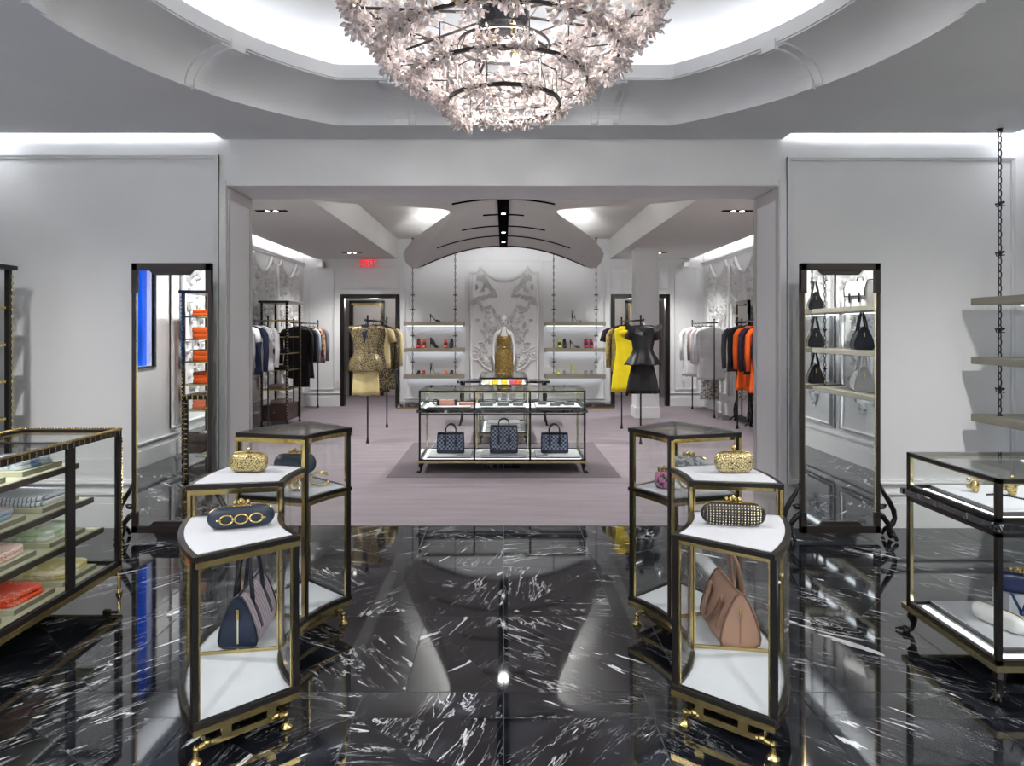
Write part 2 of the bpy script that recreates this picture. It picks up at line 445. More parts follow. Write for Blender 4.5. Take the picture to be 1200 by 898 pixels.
b.box(-2.285, 5.38, ZC, 2.265, YF, ZC+.05)
ceil = b.build('ceiling', M['ceil'], smooth=True, auto=True); struct(ceil)
# roof slabs over the light slots
b = MB(); b.box(-XW-.15, -1.85, ZC+1.1, XW+.15, YB, ZC+1.2); b.box(-XW, 5.38-.0, ZC+.44, XW, YF, ZC+.48)
struct(b.build('ceiling', M['ceil']))
# dome cove lamp, behind the lip
b = MB(); b.sweep([(CX+(fi(a)+.13)*cos(a), CYc+(fi(a)+.13)*sin(a)) for a in angs], .05, ZC+.245, ZC+.27, closed=True)
T(b.build('cove_lamp', M['domelight']), 'hidden strip lamp running round the lit ceiling dome', 'lamp')
# slot lamps
for x0, x1, lb in ((-4.1, -2.35, 'hidden strip lamp in the ceiling slot above the left wall panel'), (2.35, 4.1, 'hidden strip lamp in the ceiling slot above the right wall panel')):
    T(MB().box(x0, 5.28, ZC+.055, x1, 5.34, ZC+.075).build('slot_lamp', M['slotlight']), lb, 'lamp')
for x, lb in ((-4.0, 'hidden strip lamp along the left wall edge of the front ceiling'), (4.0, 'hidden strip lamp along the right wall edge of the front ceiling')):
    s_ = 1 if x > 0 else -1
    T(MB().box(min(x-s_*.06, x-s_*.02), -1.5, ZC+.055, max(x-s_*.06, x-s_*.02), 5.2, ZC+.075).build('slot_lamp', M['slotlight']), lb, 'lamp')
# ribs over the cove
for a_deg in (0, 30, 68, 112, 150, 180, 215, 250, 290, 325):
    b = MB(); a = radians(a_deg)
    if a_deg in (68, 112, 250, 290): nrm = Vector((0, 1 if a_deg < 180 else -1, 0))
    else: nrm = Vector((cos(a), sin(a), 0))
    base_o = Vector((fo(a)*cos(a), fo(a)*sin(a), 0)); tan = Vector((-nrm.y, nrm.x, 0))
    dist = fo(a)*1-fi(a)
    if a_deg in (68, 112, 250, 290): dist = (CO-CI)
    for hw, th_, lo in ((.055, .035, -.012), (.105, .018, -.004)):
        ringsL = []
        for k in range(0, 11):
            q = k/10*pi/2
            r_in = dist*(1-cos(q))*.97; z = ZC+.012+.19*sin(q)
            pn = Vector((-cos(q), 0, -sin(q)))  # offset direction (inwards, downwards)
            p = base_o-nrm*(r_in-.02); zc = z+.01
            p2 = p-nrm*(cos(q)*th_+.02); z2 = zc-sin(q)*th_-.01
            z0_ = zc if k else zc+lo; z2_ = z2 if k else z2+lo
            c0 = Vector((CX, CYc, 0))
            ringsL.append([tuple(c0+p+tan*hw+Vector((0, 0, z0_))), tuple(c0+p-tan*hw+Vector((0, 0, z0_))), tuple(c0+p2-tan*hw+Vector((0, 0, z2_))), tuple(c0+p2+tan*hw+Vector((0, 0, z2_)))])
        b.loft(ringsL)
    b.X = Matrix.Translation(Vector((CX, CYc, 0))+base_o) @ Matrix.Rotation(atan2(nrm.y, nrm.x), 4, 'Z')
    b.box(-.04, -.055, ZC-.012, .0, .055, ZC+.02)
    b.box(-dist-.012, -.05, ZC+.17, -dist+.05, .05, ZC+.24)
    struct(b.build('trim_5', M['ceil'], bevel=.002))

# ---- back room
ZB = 3.13
b = MB(); b.box(-XW-.15, YB, 0, -XW, 14.6, 3.7); struct(b.build('wall_left', M['wall']))
b = MB(); b.box(XW, YB, 0, XW+.15, 14.6, 3.7); struct(b.build('wall_right', M['wall']))
DL0, DL1, DR0, DR1, DH = -3.46, -2.21, 2.28, 3.53, 2.38
b = MB(); y0, y1 = 14.5, 14.6
b.box(-XW, y0, 0, DL0, y1, 3.7); b.box(DL0, y0, DH, DL1, y1, 3.7); b.box(DL1, y0, 0, DR0, y1, 3.7)
b.box(DR0, y0, DH, DR1, y1, 3.7); b.box(DR1, y0, 0, XW, y1, 3.7)
struct(b.build('wall_back', M['wall']))
# soffits and front ceiling strip
b = MB()
for s_ in (-1, 1):
    b.box(min(s_*2.25, s_*3.97), 7.95, ZB, max(s_*2.25, s_*3.97), 14.5, ZB+.06)
    b.box(min(s_*2.25, s_*2.29), 7.95, ZB+.06, max(s_*2.25, s_*2.29), 14.5, 3.56)
b.box(-3.97, YB, ZB, -2.25, 7.95, ZB+.06); b.box(2.25, YB, ZB, 3.97, 7.95, ZB+.06)
b.box(-XW, YB, 3.56, XW, 14.5, 3.62)
struct(b.build('ceiling', M['ceilback']))
# canopy: continuous curved sheet
W = [(YB+.002, 2.25), (7.0, 2.25), (7.8, 2.25), (7.95, 2.25), (8.15, 1.95), (8.3, 1.6), (8.42, 1.15), (8.52, .95), (8.68, .80), (8.85, .73), (9.05, .71), (9.3, .74), (9.8, .87), (10.5, 1.08), (11.3, 1.34), (12.1, 1.61), (12.7, 1.82), (12.95, 1.90), (13.1, 1.925), (13.22, 1.89), (13.32, 1.78), (13.38, 1.6)]
def zcan(x, y):
    z = 3.25-.16*x*x
    if y < 9.2: z = max(z, ZB+.001)
    return z
NX = 72
def canpt(y, wv, u):
    x = wv*u; c_ = min(.30, max(0.0, (y-8.9)*.09)); z = zcan(min(abs(x), max(wv-c_*.75, .1)), y)
    if c_ > 0 and abs(x) > wv-c_:
        t_ = (abs(x)-(wv-c_))/c_; z = zcan(min(abs(x), wv-c_*.75), y)+c_*.95*(1-sqrt(max(0, 1-t_*t_)))
    return (x, y, z)
us = [(2*i/NX-1) for i in range(NX+1)]; us = [abs(u)**.7*(1 if u >= 0 else -1) for u in us]
b = MB(); rows_ = [[canpt(y, wv, u) for u in us] for y, wv in W]
y_, w_e = W[-1]; rows_.append([(p[0], p[1]+.03, p[2]+.06) for p in rows_[-1]])
b.loft(rows_, cap=False, closed=False)
cano = b.build('ceiling', M['ceilback'], smooth=True); struct(cano)
sm = cano.modifiers.new('thick', 'SOLIDIFY'); sm.thickness = 0.07; sm.offset = 1.0
cano.data.update()
# is the sheet's normal up? make the thickness go up
if cano.data.polygons[NX*10+NX//2].normal.z < 0: sm.offset = -1.0
bv = cano.modifiers.new('bev', 'BEVEL'); bv.width = .025; bv.segments = 3; bv.limit_method = 'ANGLE'; bv.angle_limit = radians(60)
# central black lighting slot and the five thin air slots
b = MB()
ys = [8.0+.4*k for k in range(14)]
b.box(-.075, 6.2, 3.225, .075, 13.28, 3.243); 
struct(b.build('trim_6', M['darkslot']))
for yy, hl in ((8.5, .64), (9.64, .29), (10.7, .65), (11.8, 1.15), (13.2, 1.58)):
    pts = []; n_ = 24
    rl = []
    for k in range(n_+1):
        x = -hl+2*hl*k/n_; z = max(3.25-.16*x*x, ZB if yy < 9 else 0)-.004
        rl.append([(x, yy-.028, z-.008), (x, yy+.028, z-.008), (x, yy+.028, z+.004), (x, yy-.028, z+.004)])
    struct(MB().loft(rl).build('trim_7', M['darkslot']))
# up-lights lying on the canopy sheet
for s_, lb in ((-1, 'hidden strip lamp on top of the curved ceiling sail, left edge'), (1, 'hidden strip lamp on top of the curved ceiling sail, right edge')):
    pts = [(s_*(wv-.18), y) for y, wv in W if 8.6 < y < 13.2]
    b = MB(); b.tube([(p[0], p[1], 3.25-.16*p[0]**2+.11) for p in pts], .018, 6)
    T(b.build('cove_lamp', M['canopylight']), lb, 'lamp')
for s_, lb in ((-1, 'hidden strip lamp above the left garment wall of the back room'), (1, 'hidden strip lamp above the right garment wall of the back room')):
    T(MB().box(min(s_*3.88, s_*3.93), 6.3, ZB+.065, max(s_*3.88, s_*3.93), 14.3, ZB+.085).build('slot_lamp', M['backslot']), lb, 'lamp')
rl = [(x, 13.28, 3.25-.16*x*x+.13) for x in [-1.3+.13*k for k in range(21)]]
b = MB(); b.tube(rl, .018, 6); T(b.build('cove_lamp', M['canopylight']), 'hidden strip lamp on the rear end of the curved ceiling sail', 'lamp')
# cornice high on the side walls
for s_ in (-1, 1):
    b = MB(); b.box(min(s_*XW, s_*(XW-.05)), YB, 3.02, max(s_*XW, s_*(XW-.05)), 14.5, 3.05)
    b.box(min(s_*XW, s_*(XW-.03)), YB, 2.98, max(s_*XW, s_*(XW-.03)), 14.5, 3.02)
    struct(b.build('trim_8', M['wall'], bevel=.003))
# vestibules behind the two doorways
for k, (a, c) in enumerate(((DL0, DL1), (DR0, DR1))):
    b = MB(); b.box(a-.5, 14.6, 0, a-.45, 17, 2.6); b.box(c+.45, 14.6, 0, c+.5, 17, 2.6)
    b.box(a-.5, 17, 0, c+.5, 17.05, 2.6); b.box(a-.5, 14.6, 2.6, c+.5, 17.05, 2.65)
    struct(b.build('wall_vestibule', M['jamb']))
    struct(MB().box(a-.5, 14.6, -.05, c+.5, 17.05, .003).build('floor', M['carpet']))
    b = MB(); yy = 14.47
    for x0, x1 in ((a, a+.085), (c-.085, c)): b.box(x0, yy, 0, x1, 14.62, DH)
    b.box(a+.085, yy, DH-.085, c-.085, 14.62, DH)
    f = b.build('door_%d' % (k+1), M['black'], bevel=.004); struct(f)
    # inner door
    i0, i1 = (a-.35, a+.50) if k == 0 else (c-.50, c+.35)
    b = MB()
    for x0, x1 in ((i0, i0+.05), (i1-.05, i1)): b.box(x0, 16.85, 0, x1, 16.99, 2.35)
    b.box(i0, 16.85, 2.29, i1, 16.99, 2.35)
    b.build('inner_frame', M['black'], f)
    b = MB(); b.box(i0+.05, 16.88, 2.24, i1-.05, 16.98, 2.29); b.box(i1-.09 if k == 0 else i0+.05, 16.88, 0, i1-.05 if k == 0 else i0+.09, 16.98, 2.24)
    b.box(i0+.05, 16.87, 0, i1-.05, 16.98, .14)
    b.build('gold_lining', M['gold'], f)
    b = MB(); b.box(i0+.09, 16.93, .14, i1-.09, 16.99, 2.24); b.build('door_leaf', M['jamb'], f, bevel=.003)
# mouldings on the far wall
for x0, x1, z0, z1 in ((-4.1, -3.6, .36, 2.95), (-3.46, -2.21, 2.5, 2.95), (-2.1, -.8, .16, 3.1), (-.76, .8, .16, 3.1), (.84, 2.16, .16, 3.1), (2.28, 3.53, 2.5, 2.95), (3.63, 4.1, .36, 2.95)):
    frame_rect(x0, x1, z0, z1, 14.5, 'trim_9', .025, .015)
baseboard('baseboard_back', -XW, 14.5, DL0, 14.5, 0, -1); baseboard('baseboard_back', DR1, 14.5, XW, 14.5, 0, -1)
baseboard('baseboard_left', -XW, YB, -XW, 14.47, 1, 0); baseboard('baseboard_right', XW, YB, XW, 14.47, -1, 0)
b = MB(); b.box(DL1, 13.95, .035, DR0, 14.5, .105); o = b.build('trim_10', M['marbleo'], bevel=.003); struct(o)
struct(MB().box(DL1+.01, 13.96, 0.0, DR0-.01, 14.5, .035).build('trim_11', M['gold']))
# column at the right
b = MB(); b.box(2.43, 12.5, 0, 2.85, 12.92, 3.5); b.box(2.41, 12.48, 0, 2.87, 12.94, .2)
for yy in (12.5, ):
    for xa in (2.46, 2.80): b.box(xa, yy-.008, .3, xa+.012, yy, 3.0)
struct(b.build('wall_column', M['wall'], bevel=.004))

# downlights: small fittings in the ceilings with their lamps
def downlight(x, y, z, power, label, w_=.4, n_=2, size=.1, spot=120, long_=True):
    t_ = thing('recessed_light', (x, y, z), label, 'ceiling light', 'recessed ceiling lights')
    b = MB(); 
    if long_: b.box(-w_/2, -.05, -.006, w_/2, .05, 0.004)
    else: b.lathe([(.055, -.006), (.055, .004)], n=20)
    b.build('housing', M['darkslot'], t_)
    for k in range(n_):
        xx = (k-(n_-1)/2)*.11 if n_ > 1 else 0
        g = MB(); g.lathe([(.026, -.012), (.03, -.004)], (xx, 0, 0), 12); g.build('bulb', M['bulb'], t_)
    l = lamp('SPOT', 'light', (0, 0, -.03), power, .06, spot=spot); l.parent = t_
    return t_
M['bulb'] = emis('lamp_lens', (1, .98, .94, 1), 8)
lab = {True: 'left', False: 'right'}
for x in (-2.95, 2.98):
    for y, nm in ((8.68, 'near'), (13.3, 'far')):
        downlight(x, y, ZB, P_BACKDOWN, 'narrow slot downlight in the back room ceiling, %s %s one' % (nm, lab[x < 0]), spot=130)
    downlight(x, 7.0, ZB, P_BACKDOWN, 'slot downlight just behind the opening on the %s' % lab[x < 0], spot=130)
for y, lb in ((11.2, 'bright sparkling downlight in the black slot of the curved ceiling'), (9.4, 'downlight in the black ceiling slot near the opening'), (12.4, 'dim small downlight low in the black ceiling slot')):
    downlight(0, y, 3.222, P_BACKDOWN*(1.3 if y != 12.4 else .7), lb, n_=1, long_=False, spot=130)
for x in (-3.2, 3.2):  # out-of-view ceiling spots, added as fill to brighten the front room
    for y in (-.8, 1.2, 3.2):
        downlight(x, y, ZC, P_FILL, 'added fill downlight in the %s part of the front ceiling, out of view, %s' % (lab[x < 0], {-.8: 'behind the camera', 1.2: 'level with the shelves', 3.2: 'beside the dome', 4.6: 'near the dividing wall'}[y]), n_=1, long_=False, spot=150)
for x in (-1.2, 1.2): downlight(x, -.6, ZC, P_FILL*1.4, 'added fill downlight behind the camera on the %s' % lab[x < 0], n_=1, long_=False, spot=150)  # two stronger added fill spots, also unseen
for x in (-3.0, 3.0): lamp('POINT', 'light', (x, 15.8, 2.3), 10, .15)
# ================================================================== FURNITURE
# ---------------- chandelier
def crystal_flower_mesh(seed, R=.072):
    rnd = random.Random(seed); b = MB()
    npet = 110
    for i in range(npet):
        ph = 2.399963*i; cz = 1-1.4*(i+.5)/npet
        sz = sqrt(max(0, 1-cz*cz)); d = Vector((sz*cos(ph), sz*sin(ph), -cz)); d = (d+Vector([rnd.uniform(-.3, .3) for _ in range(3)])).normalized()
        side = d.cross(Vector((rnd.uniform(-1, 1), rnd.uniform(-1, 1), rnd.uniform(-1, 1)))).normalized(); nrm = d.cross(side).normalized()
        r0 = R*rnd.uniform(.35, .85); L = R*rnd.uniform(.24, .38); wd = R*rnd.uniform(.09, .14); cv = rnd.uniform(.2, .9)
        rl = []
        for u, ww in ((.0, .35), (.55, 1.0), (1.0, .45)):
            c = d*(r0+L*u)+nrm*L*cv*u*u
            rl.append([tuple(c+side*wd*ww+nrm*wd*.3), tuple(c+nrm*wd*.15), tuple(c-side*wd*ww+nrm*wd*.3), tuple(c-nrm*wd*.3)])
        b.loft(rl)
    for k in range(9):
        a = 2*pi*k/9; b.tube([(0, 0, 0), (R*.6*cos(a), R*.6*sin(a), -R*(.1+.4*(k % 3)/2))], .003, 4)
    b.ball((0, 0, 0), R*.2, 6, mi=1)
    return b
t = NT('pink_crystal')
cr = t.ramp(t.noise(t.coord('Object', (1, 1, 1)), 9, 2), [(.35, (.96, .92, .92, 1)), (.6, (.98, .88, .86, 1)), (.72, (.97, .95, .96, 1))])
t.base(cr); t.set(Roughness=.03, IOR=1.45); t.b.inputs['Transmission Weight'].default_value = .85
tl = t.node('ShaderNodeBsdfTranslucent'); t.link(cr, tl.inputs[0]); df = t.node('ShaderNodeBsdfDiffuse'); t.link(cr, df.inputs[0])
m1 = t.node('ShaderNodeMixShader'); m1.inputs[0].default_value = .4; t.link(tl.outputs[0], m1.inputs[1]); t.link(df.outputs[0], m1.inputs[2])
m2 = t.node('ShaderNodeMixShader'); m2.inputs[0].default_value = .42; t.link(t.b.outputs[0], m2.inputs[1]); t.link(m1.outputs[0], m2.inputs[2])
t.link(m2.outputs[0], t.out.inputs[0])
M['crystal'] = t.m
M['crystal_core'] = mat('amber_crystal', S(245, 222, 208), .15, .0)
M['hubblack'] = mat('hub_black', S(16, 16, 20), .15)
def build_chandelier():
    top = ZC+.8
    c = thing('chandelier', (CX, CYc, 0), 'large bronze ring chandelier covered in pink crystal blossoms under the dome', 'chandelier')
    RG = [(.27, 2.69), (.40, 2.80), (.55, 2.925), (.68, 3.09), (.76, 3.27)]
    for i, (r, z) in enumerate(RG):
        b = MB(); n_ = 72
        b.sweep([(r*cos(2*pi*k/n_), r*sin(2*pi*k/n_)) for k in range(n_)], .012, z-.008, z+.008, closed=True)
        b.build('ring', M['bronze'], c)
    for r, z in ((.22, 2.97),):
        b = MB(); n_ = 48
        b.sweep([(r*cos(2*pi*k/n_), r*sin(2*pi*k/n_)) for k in range(n_)], .008, z-.006, z+.006, closed=True)
        b.build('inner_ring', M['bronze'], c)
    b = MB(); b.lathe([(.03, -.03), (.115, -.02), (.125, 0.02), (.125, .2), (.11, .22), (.03, .23)], (0, 0, 3.07), 24); b.build('hub', M['hubblack'], c, smooth=True, auto=True)
    b = MB(); b.lathe([(.012, 0), (.012, top-3.25)], (0, 0, 3.25), 10); b.lathe([(.07, 0), (.06, .03)], (0, 0, top-.035), 20)
    b.build('stem', M['bronze'], c)
    for k in range(8):
        a = 2*pi*k/8+.2; b = MB()
        r0, z0 = RG[3]
        P0 = Vector((.1*cos(a), .1*sin(a), 3.12)); P1 = Vector((r0*cos(a), r0*sin(a), z0)); 
        b.tube([P0, P1]+([Vector((RG[4][0]*cos(a), RG[4][0]*sin(a), RG[4][1]))] if k % 2 == 0 else []), .007, 6)
        b.build('spoke', M['bronze'], c)
    # vertical rods and little ladders between rings
    for (ra, za), (rb, zb), n_ in ((RG[0], (.22, 2.97), 4), (RG[1], (.22, 2.97), 4), (RG[2], RG[3], 6), (RG[0], RG[1], 5), (RG[1], RG[2], 6)):
        for k in range(n_):
            a = 2*pi*k/n_+.4+ra
            b = MB(); b.tube([(ra*cos(a), ra*sin(a), za), (ra*cos(a), ra*sin(a), min(zb, za+.16)), (rb*cos(a), rb*sin(a), zb)], .0035, 5); b.build('rod', M['bronze'], c)
    for k in range(8):
        a = 2*pi*k/8+.2+pi/8; el = (-.06, .05)[k % 2]
        b = MB(); p0 = Vector((.11*cos(a), .11*sin(a), 3.17+el)); p1 = Vector((.21*cos(a), .21*sin(a), 3.17+el)); p2 = Vector((.26*cos(a), .26*sin(a), 3.17+el))
        if k % 4 == 0: p0 = Vector((.05*cos(a), .05*sin(a), 3.06)); p1 = Vector((.06*cos(a), .06*sin(a), 2.98)); p2 = Vector((.065*cos(a), .065*sin(a), 2.93))
        b.tube([p0, p1], .005, 6); b.tube([p1, p2], .018, 10)
        s_ = b.build('socket', M['gold'], c)
        d = (p2-p1).normalized(); pb = p2+d*.022
        g = MB(); g.ball(tuple(pb), .02, 10); g.build('bulb', M['bulb2'], s_, smooth=True)
        lamp('POINT', 'light', tuple(pb+d*.03), P_BULB, .03, color=(1, .95, .9)).parent = c
    protos = []
    rnd = random.Random(5); n_all = 0
    meshes = []
    for i in range(5):
        o = crystal_flower_mesh(40+i).build('crystal_flower', [M['crystal'], M['crystal_core']], c); meshes.append(o)
    first = list(meshes)
    cnt = {0: 10, 1: 15, 2: 20, 3: 24, 4: 26}
    for i, (r, z) in enumerate(RG):
        n_ = cnt[i]
        for k in range(n_):
            a = 2*pi*k/n_+rnd.uniform(-.08, .08)+i*.35
            if i == 0: a = radians(20)+radians(140)*k/6 if k < 7 else radians(195+50*(k-7))
            o = first.pop() if first else meshes[rnd.randrange(5)].copy()
            if not o.users_collection: COL.objects.link(o)
            o.parent = c
            sc0 = rnd.uniform(.85, 1.2)*(1.05 if i > 1 else .9)
            o.location = (r*1.03*cos(a), r*1.03*sin(a), z+rnd.uniform(-.005, .02))
            # face outwards and down
            tl = radians(rnd.uniform(25, 70)) if i > 0 else radians(rnd.uniform(0, 30))
            o.rotation_euler = (Matrix.Rotation(a, 3, 'Z') @ Matrix.Rotation(-tl, 3, 'Y') @ Matrix.Rotation(rnd.uniform(0, 6), 3, 'Z')).to_euler()
            o.scale = (sc0,)*3; n_all += 1
    for r, z, n_ in ():
        for k in range(n_):
            a = 2*pi*k/n_+.3; o = meshes[k % 5].copy(); COL.objects.link(o); o.parent = c
            o.location = (r*cos(a), r*sin(a), z); o.rotation_euler = (rnd.uniform(-.3, .3), rnd.uniform(-.3, .3), rnd.uniform(0, 6)); o.scale = (.8,)*3; n_all += 1
    # small inner blossoms fill the shell: one uncounted mass
    b = MB()
    for i, (r, z) in enumerate(RG):
        for k in range(int(30+36*i)):
            a = rnd.uniform(0, 2*pi); u = rnd.random()
            if i == 0 and not (.2 < a < 2.9): continue
            if sin(a) < -.2 and rnd.random() < .9: continue
            r2, z2 = RG[i+1] if i < 4 else (.80, 3.45)
            rr = r+(r2-r)*u; zz = z+(z2-z)*u
            for q in range(5):
                d = Vector((rnd.uniform(-1, 1), rnd.uniform(-1, 1), rnd.uniform(-1, .3))).normalized()
                L = rnd.uniform(.03, .05); s_ = d.cross(Vector((.3, .5, .8))).normalized(); nn = d.cross(s_)
                p = Vector((rr*cos(a), rr*sin(a), zz)); 
                rl = [[tuple(p+d*L*uu+s_*L*ww), tuple(p+d*L*uu+nn*L*.06), tuple(p+d*L*uu-s_*L*ww), tuple(p+d*L*uu-nn*L*.06)] for uu, ww in ((0, .05), (.4, .3), (.8, .38), (1.0, .15))]
                b.loft(rl)
    o = b.build('crystal_petals', M['crystal'], c); o['kind'] = 'stuff'
M['bulb2'] = emis('candle_bulb', (1, .97, .92, 1), 40)
build_chandelier()

# ---------------- cheval mirror (origin: middle of its base, facing -Y)
def cheval_mirror(loc, rz, label, rx=0.0):
    t_ = thing('standing_mirror', loc, label, 'mirror', 'tall standing mirrors', rz)
    W2, H = .305, 2.07; z0 = .05
    b = MB()
    for s_ in (-1, 1):
        b.box(min(s_*W2, s_*(W2-.028)), -.02, z0, max(s_*W2, s_*(W2-.028)), .02, H+z0)
        b.box(min(s_*W2, s_*(W2-.045)), -.024, H+z0-.23, max(s_*W2, s_*(W2-.045)), .02, H+z0)
        b.box(min(s_*W2, s_*(W2-.045)), -.024, z0, max(s_*W2, s_*(W2-.045)), .02, z0+.16)
    b.box(-W2, -.024, H+z0-.055, W2, .02, H+z0); b.box(-W2, -.024, z0, W2, .02, z0+.055)
    for zz, s_ in ((H+z0-.055, -1), (z0+.055, 1)):
        poly = [(-.17, zz), (.17, zz), (.135, zz+s_*.035), (-.135, zz+s_*.035)]
        b.prism(poly, -.024, .0, 'y')
    b.build('frame', M['bronze'], t_, bevel=.003)
    g = MB()
    for s_ in (-1, 1):
        xa = s_*(W2-.028); xb = s_*(W2-.036)
        g.box(min(xa, xb), -.015, z0+.16, max(xa, xb), .0, H+z0-.23)
    g.build('gold_inner_strip', M['gold'], t_)
    MB().box(-W2+.02, -.008, z0+.04, W2-.02, -.002, H+z0-.04).build('mirror_glass', M['mirror'], t_)
    MB().box(-W2+.005, .001, z0+.01, W2-.005, .018, H+z0-.01).build('backing', M['bronze'], t_)
    for s_ in (-1, 1):
        X = lambda x, z: (s_*(W2+x), .0, z)
        b = MB()
        b.tube([X(.005, .43), X(.03, .36), X(.075, .29), (s_*(W2+.11), 0, .22), X(.12, .16), X(.10, .115), X(.07, .09), X(.075, .04), X(.09, .012)], [.008, .02, .025, .024, .02, .024, .026, .018, .022], 8, flat=.8)
        b.tube([X(-.01, .2), X(.03, .17), X(.06, .13), X(.08, .095)], [.02, .022, .02, .018], 8)
        b.tube([X(-.01, .245), X(.03, .25), X(.055, .262)], [.02, .022, .008], 8)
        for yy in (-1, 1): b.tube([X(.075, .10), (s_*(W2+.075), yy*.06, .06), (s_*(W2+.08), yy*.10, .014)], [.018, .014, .014], 8)
        b.build('bracket_leg', M['black'], t_, smooth=True)
    return t_
cheval_mirror((-2.545, 5.25, 0), 0, 'tall dark framed standing mirror reflecting a blue window, against the left wall panel')
cheval_mirror((2.585, 5.25, 0), 0, 'tall dark framed standing mirror reflecting handbag shelves, against the right wall panel')
cheval_mirror((4.12, 11.75, 0), -pi/2, 'tall standing mirror by the relief wall behind the white and orange garments')

# ---------------- straight display vitrine
def cabriole(b, x, y, h, sx, sy):
    b.tube([(x, y, h), (x+sx*.012, y+sy*.012, h*.7), (x+sx*.006, y+sy*.006, h*.45), (x+sx*.012, y+sy*.012, h*.2), (x+sx*.03, y+sy*.03, .016)], [.03, .026, .014, .012, .022], 8)
    b.ball((x+sx*.034, y+sy*.034, .018), .02, 8)
    for k in (-1, 0, 1): b.tube([(x+sx*.03, y+sy*.03, .03), (x+sx*.055+k*.014, y+sy*.05-k*.014, .008)], [.008, .005], 5)
def vitrine(name, cx, cyy, wx, dy, label, ztop=.945, zdiv=.715, zb=.13, ndiv=1, legs='cabriole', led=True, group=None, ledge=True, deckm='white', wing=False):
    t_ = thing(name, (cx, cyy, 0), label, 'display case', group)
    x0, x1, y0, y1 = -wx/2, wx/2, -dy/2, dy/2; p = .022
    b = MB(); g = MB()
    posts = [(x, y) for x in [x0+(x1-x0)*k/ndiv for k in range(ndiv+1)] for y in (y0, y1)]
    for x, y in posts:
        xa = x0 if x == x0 else (x1-p if x == x1 else x-p/2); ya = y0 if y == y0 else y1-p
        b.box(xa, ya, zb+.02, xa+p, ya+p, ztop)
        ins = .008; yi = ya+p if y == y0 else ya-ins
        g.box(xa+.003, yi, zb+.03, xa+p-.003, yi+ins, ztop-p)
    for z in (ztop, ) + ((zdiv+.03, zdiv-.035) if ledge else ()):
        b.sweep(sqr(x0+p/2, x1-p/2, y0+p/2, y1-p/2), p, z-p*.8, z, closed=True)
    b.sweep(sqr(x0+p/2, x1-p/2, y0+p/2, y1-p/2), p, zb+.02, zb+.035, closed=True)
    for z in (ztop-p*.8,): g.sweep(sqr(x0+p+.003, x1-p-.003, y0+p+.003, y1-p-.003), .006, z-.012, z, closed=True)
    b.build('frame', M['black'], t_)
    g.sweep(sqr(x0-.0, x1+.0, y0, y1), .035, zb-.008, zb+.02, closed=True)
    g.build('gold_trim', M['palegold'], t_)
    if ledge:
        m = MB(); m.sweep(sqr(x0+.004, x1-.004, y0+.004, y1-.004), .042, zdiv-.022, zdiv+.008, closed=True)
        for x in (x0, x1):
            for y in (y0, y1): m.box(x-.022 if x < 0 else x-.004, y-.022 if y < 0 else y-.004, zdiv-.022, x+.004 if x < 0 else x+.022, y+.004 if y < 0 else y+.022, zdiv+.008)
        m.build('marble_ledge', M['marbleo'], t_, bevel=.002)
        d = MB(); d.box(x0+.02, y0+.02, zdiv-.006, x1-.02, y1-.02, zdiv+.012); d.build('upper_deck', M[deckm], t_)
    d = MB(); d.box(x0+.012, y0+.012, zb, x1-.012, y1-.012, zb+.022); d.build('lower_deck', M[deckm], t_)
    # glass
    for nm, q in (('front_glass', (x0+p, y0+.008, x1-p, y0+.012)), ('back_glass', (x0+p, y1-.012, x1-p, y1-.008)), ('side_glass', (x0+.008, y0+p, x0+.012, y1-p)), ('side_glass', (x1-.012, y0+p, x1-.008, y1-p))):
        mb = MB(); mb.box(q[0], q[1], zb+.036, q[2], q[3], (zdiv-.055) if ledge else ztop-.02)
        if ledge: mb.box(q[0], q[1], zdiv+.032, q[2], q[3], ztop-.019)
        # single sheet: keep one face per pane by using thin solid
        mb.build(nm, M['glass'], t_)
    MB().box(x0+.004, y0+.004, ztop, x1-.004, y1-.004, ztop+.003).build('glass_top', M['topglass'], t_)
    if led:
        for z in (((zb+.023), (zdiv+.0125)) if ledge else (zb+.023,)):
            l = MB(); l.box(x0+.05, y0+.052, z, x1-.05, y0+.066, z+.008); l.build('light_strip', M['led'], t_)
            l = MB(); l.box(x0+.052, y0+.08, z, x0+.066, y1-.06, z+.008); l.build('light_strip', M['led'], t_)
    for sx in (-1, 1):
        for sy in (-1, 1):
            b = MB()
            if legs == 'cabriole': cabriole(b, sx*(wx/2-.03), sy*(dy/2-.03), zb-.008, sx, sy)
            else:
                b.tube([(sx*(wx/2-.06), sy*(dy/2-.03), zb-.03), (sx*(wx/2-.02), sy*(dy/2-.03), zb-.03), (sx*(wx/2-.005), sy*(dy/2-.03), zb-.05), (sx*(wx/2-.005), sy*(dy/2-.03), .02)], .009, 8)
                b.lathe([(.018, 0), (.02, .012), (.01, .028)], (sx*(wx/2-.005), sy*(dy/2-.03), 0), 12); b.box(sx*(wx/2-.06)-.02, sy*(dy/2-.03)-.012, zb-.045, sx*(wx/2-.06)+.02, sy*(dy/2-.03)+.012, zb-.008)
            b.build('leg', M['black'] if legs == 'cabriole' else M['gold'], t_, smooth=True, auto=True)
    return t_
def board(name, x0, x1, y0, y1, z0, z1, label, group=None, m='white', sidem='bronze', cat='display board'):
    """display board: covered top with a dark edge"""
    t_ = thing(name, ((x0+x1)/2, (y0+y1)/2, z0), label, cat, group)
    a, c = (x1-x0)/2, (y1-y0)/2
    MB().box(-a, -c, 0, a, c, z1-z0-.004).build('edge', M[sidem], t_)
    MB().box(-a+.001, -c+.001, z1-z0-.004, a-.001, c-.001, z1-z0).build('pad', M[m], t_)
    return t_
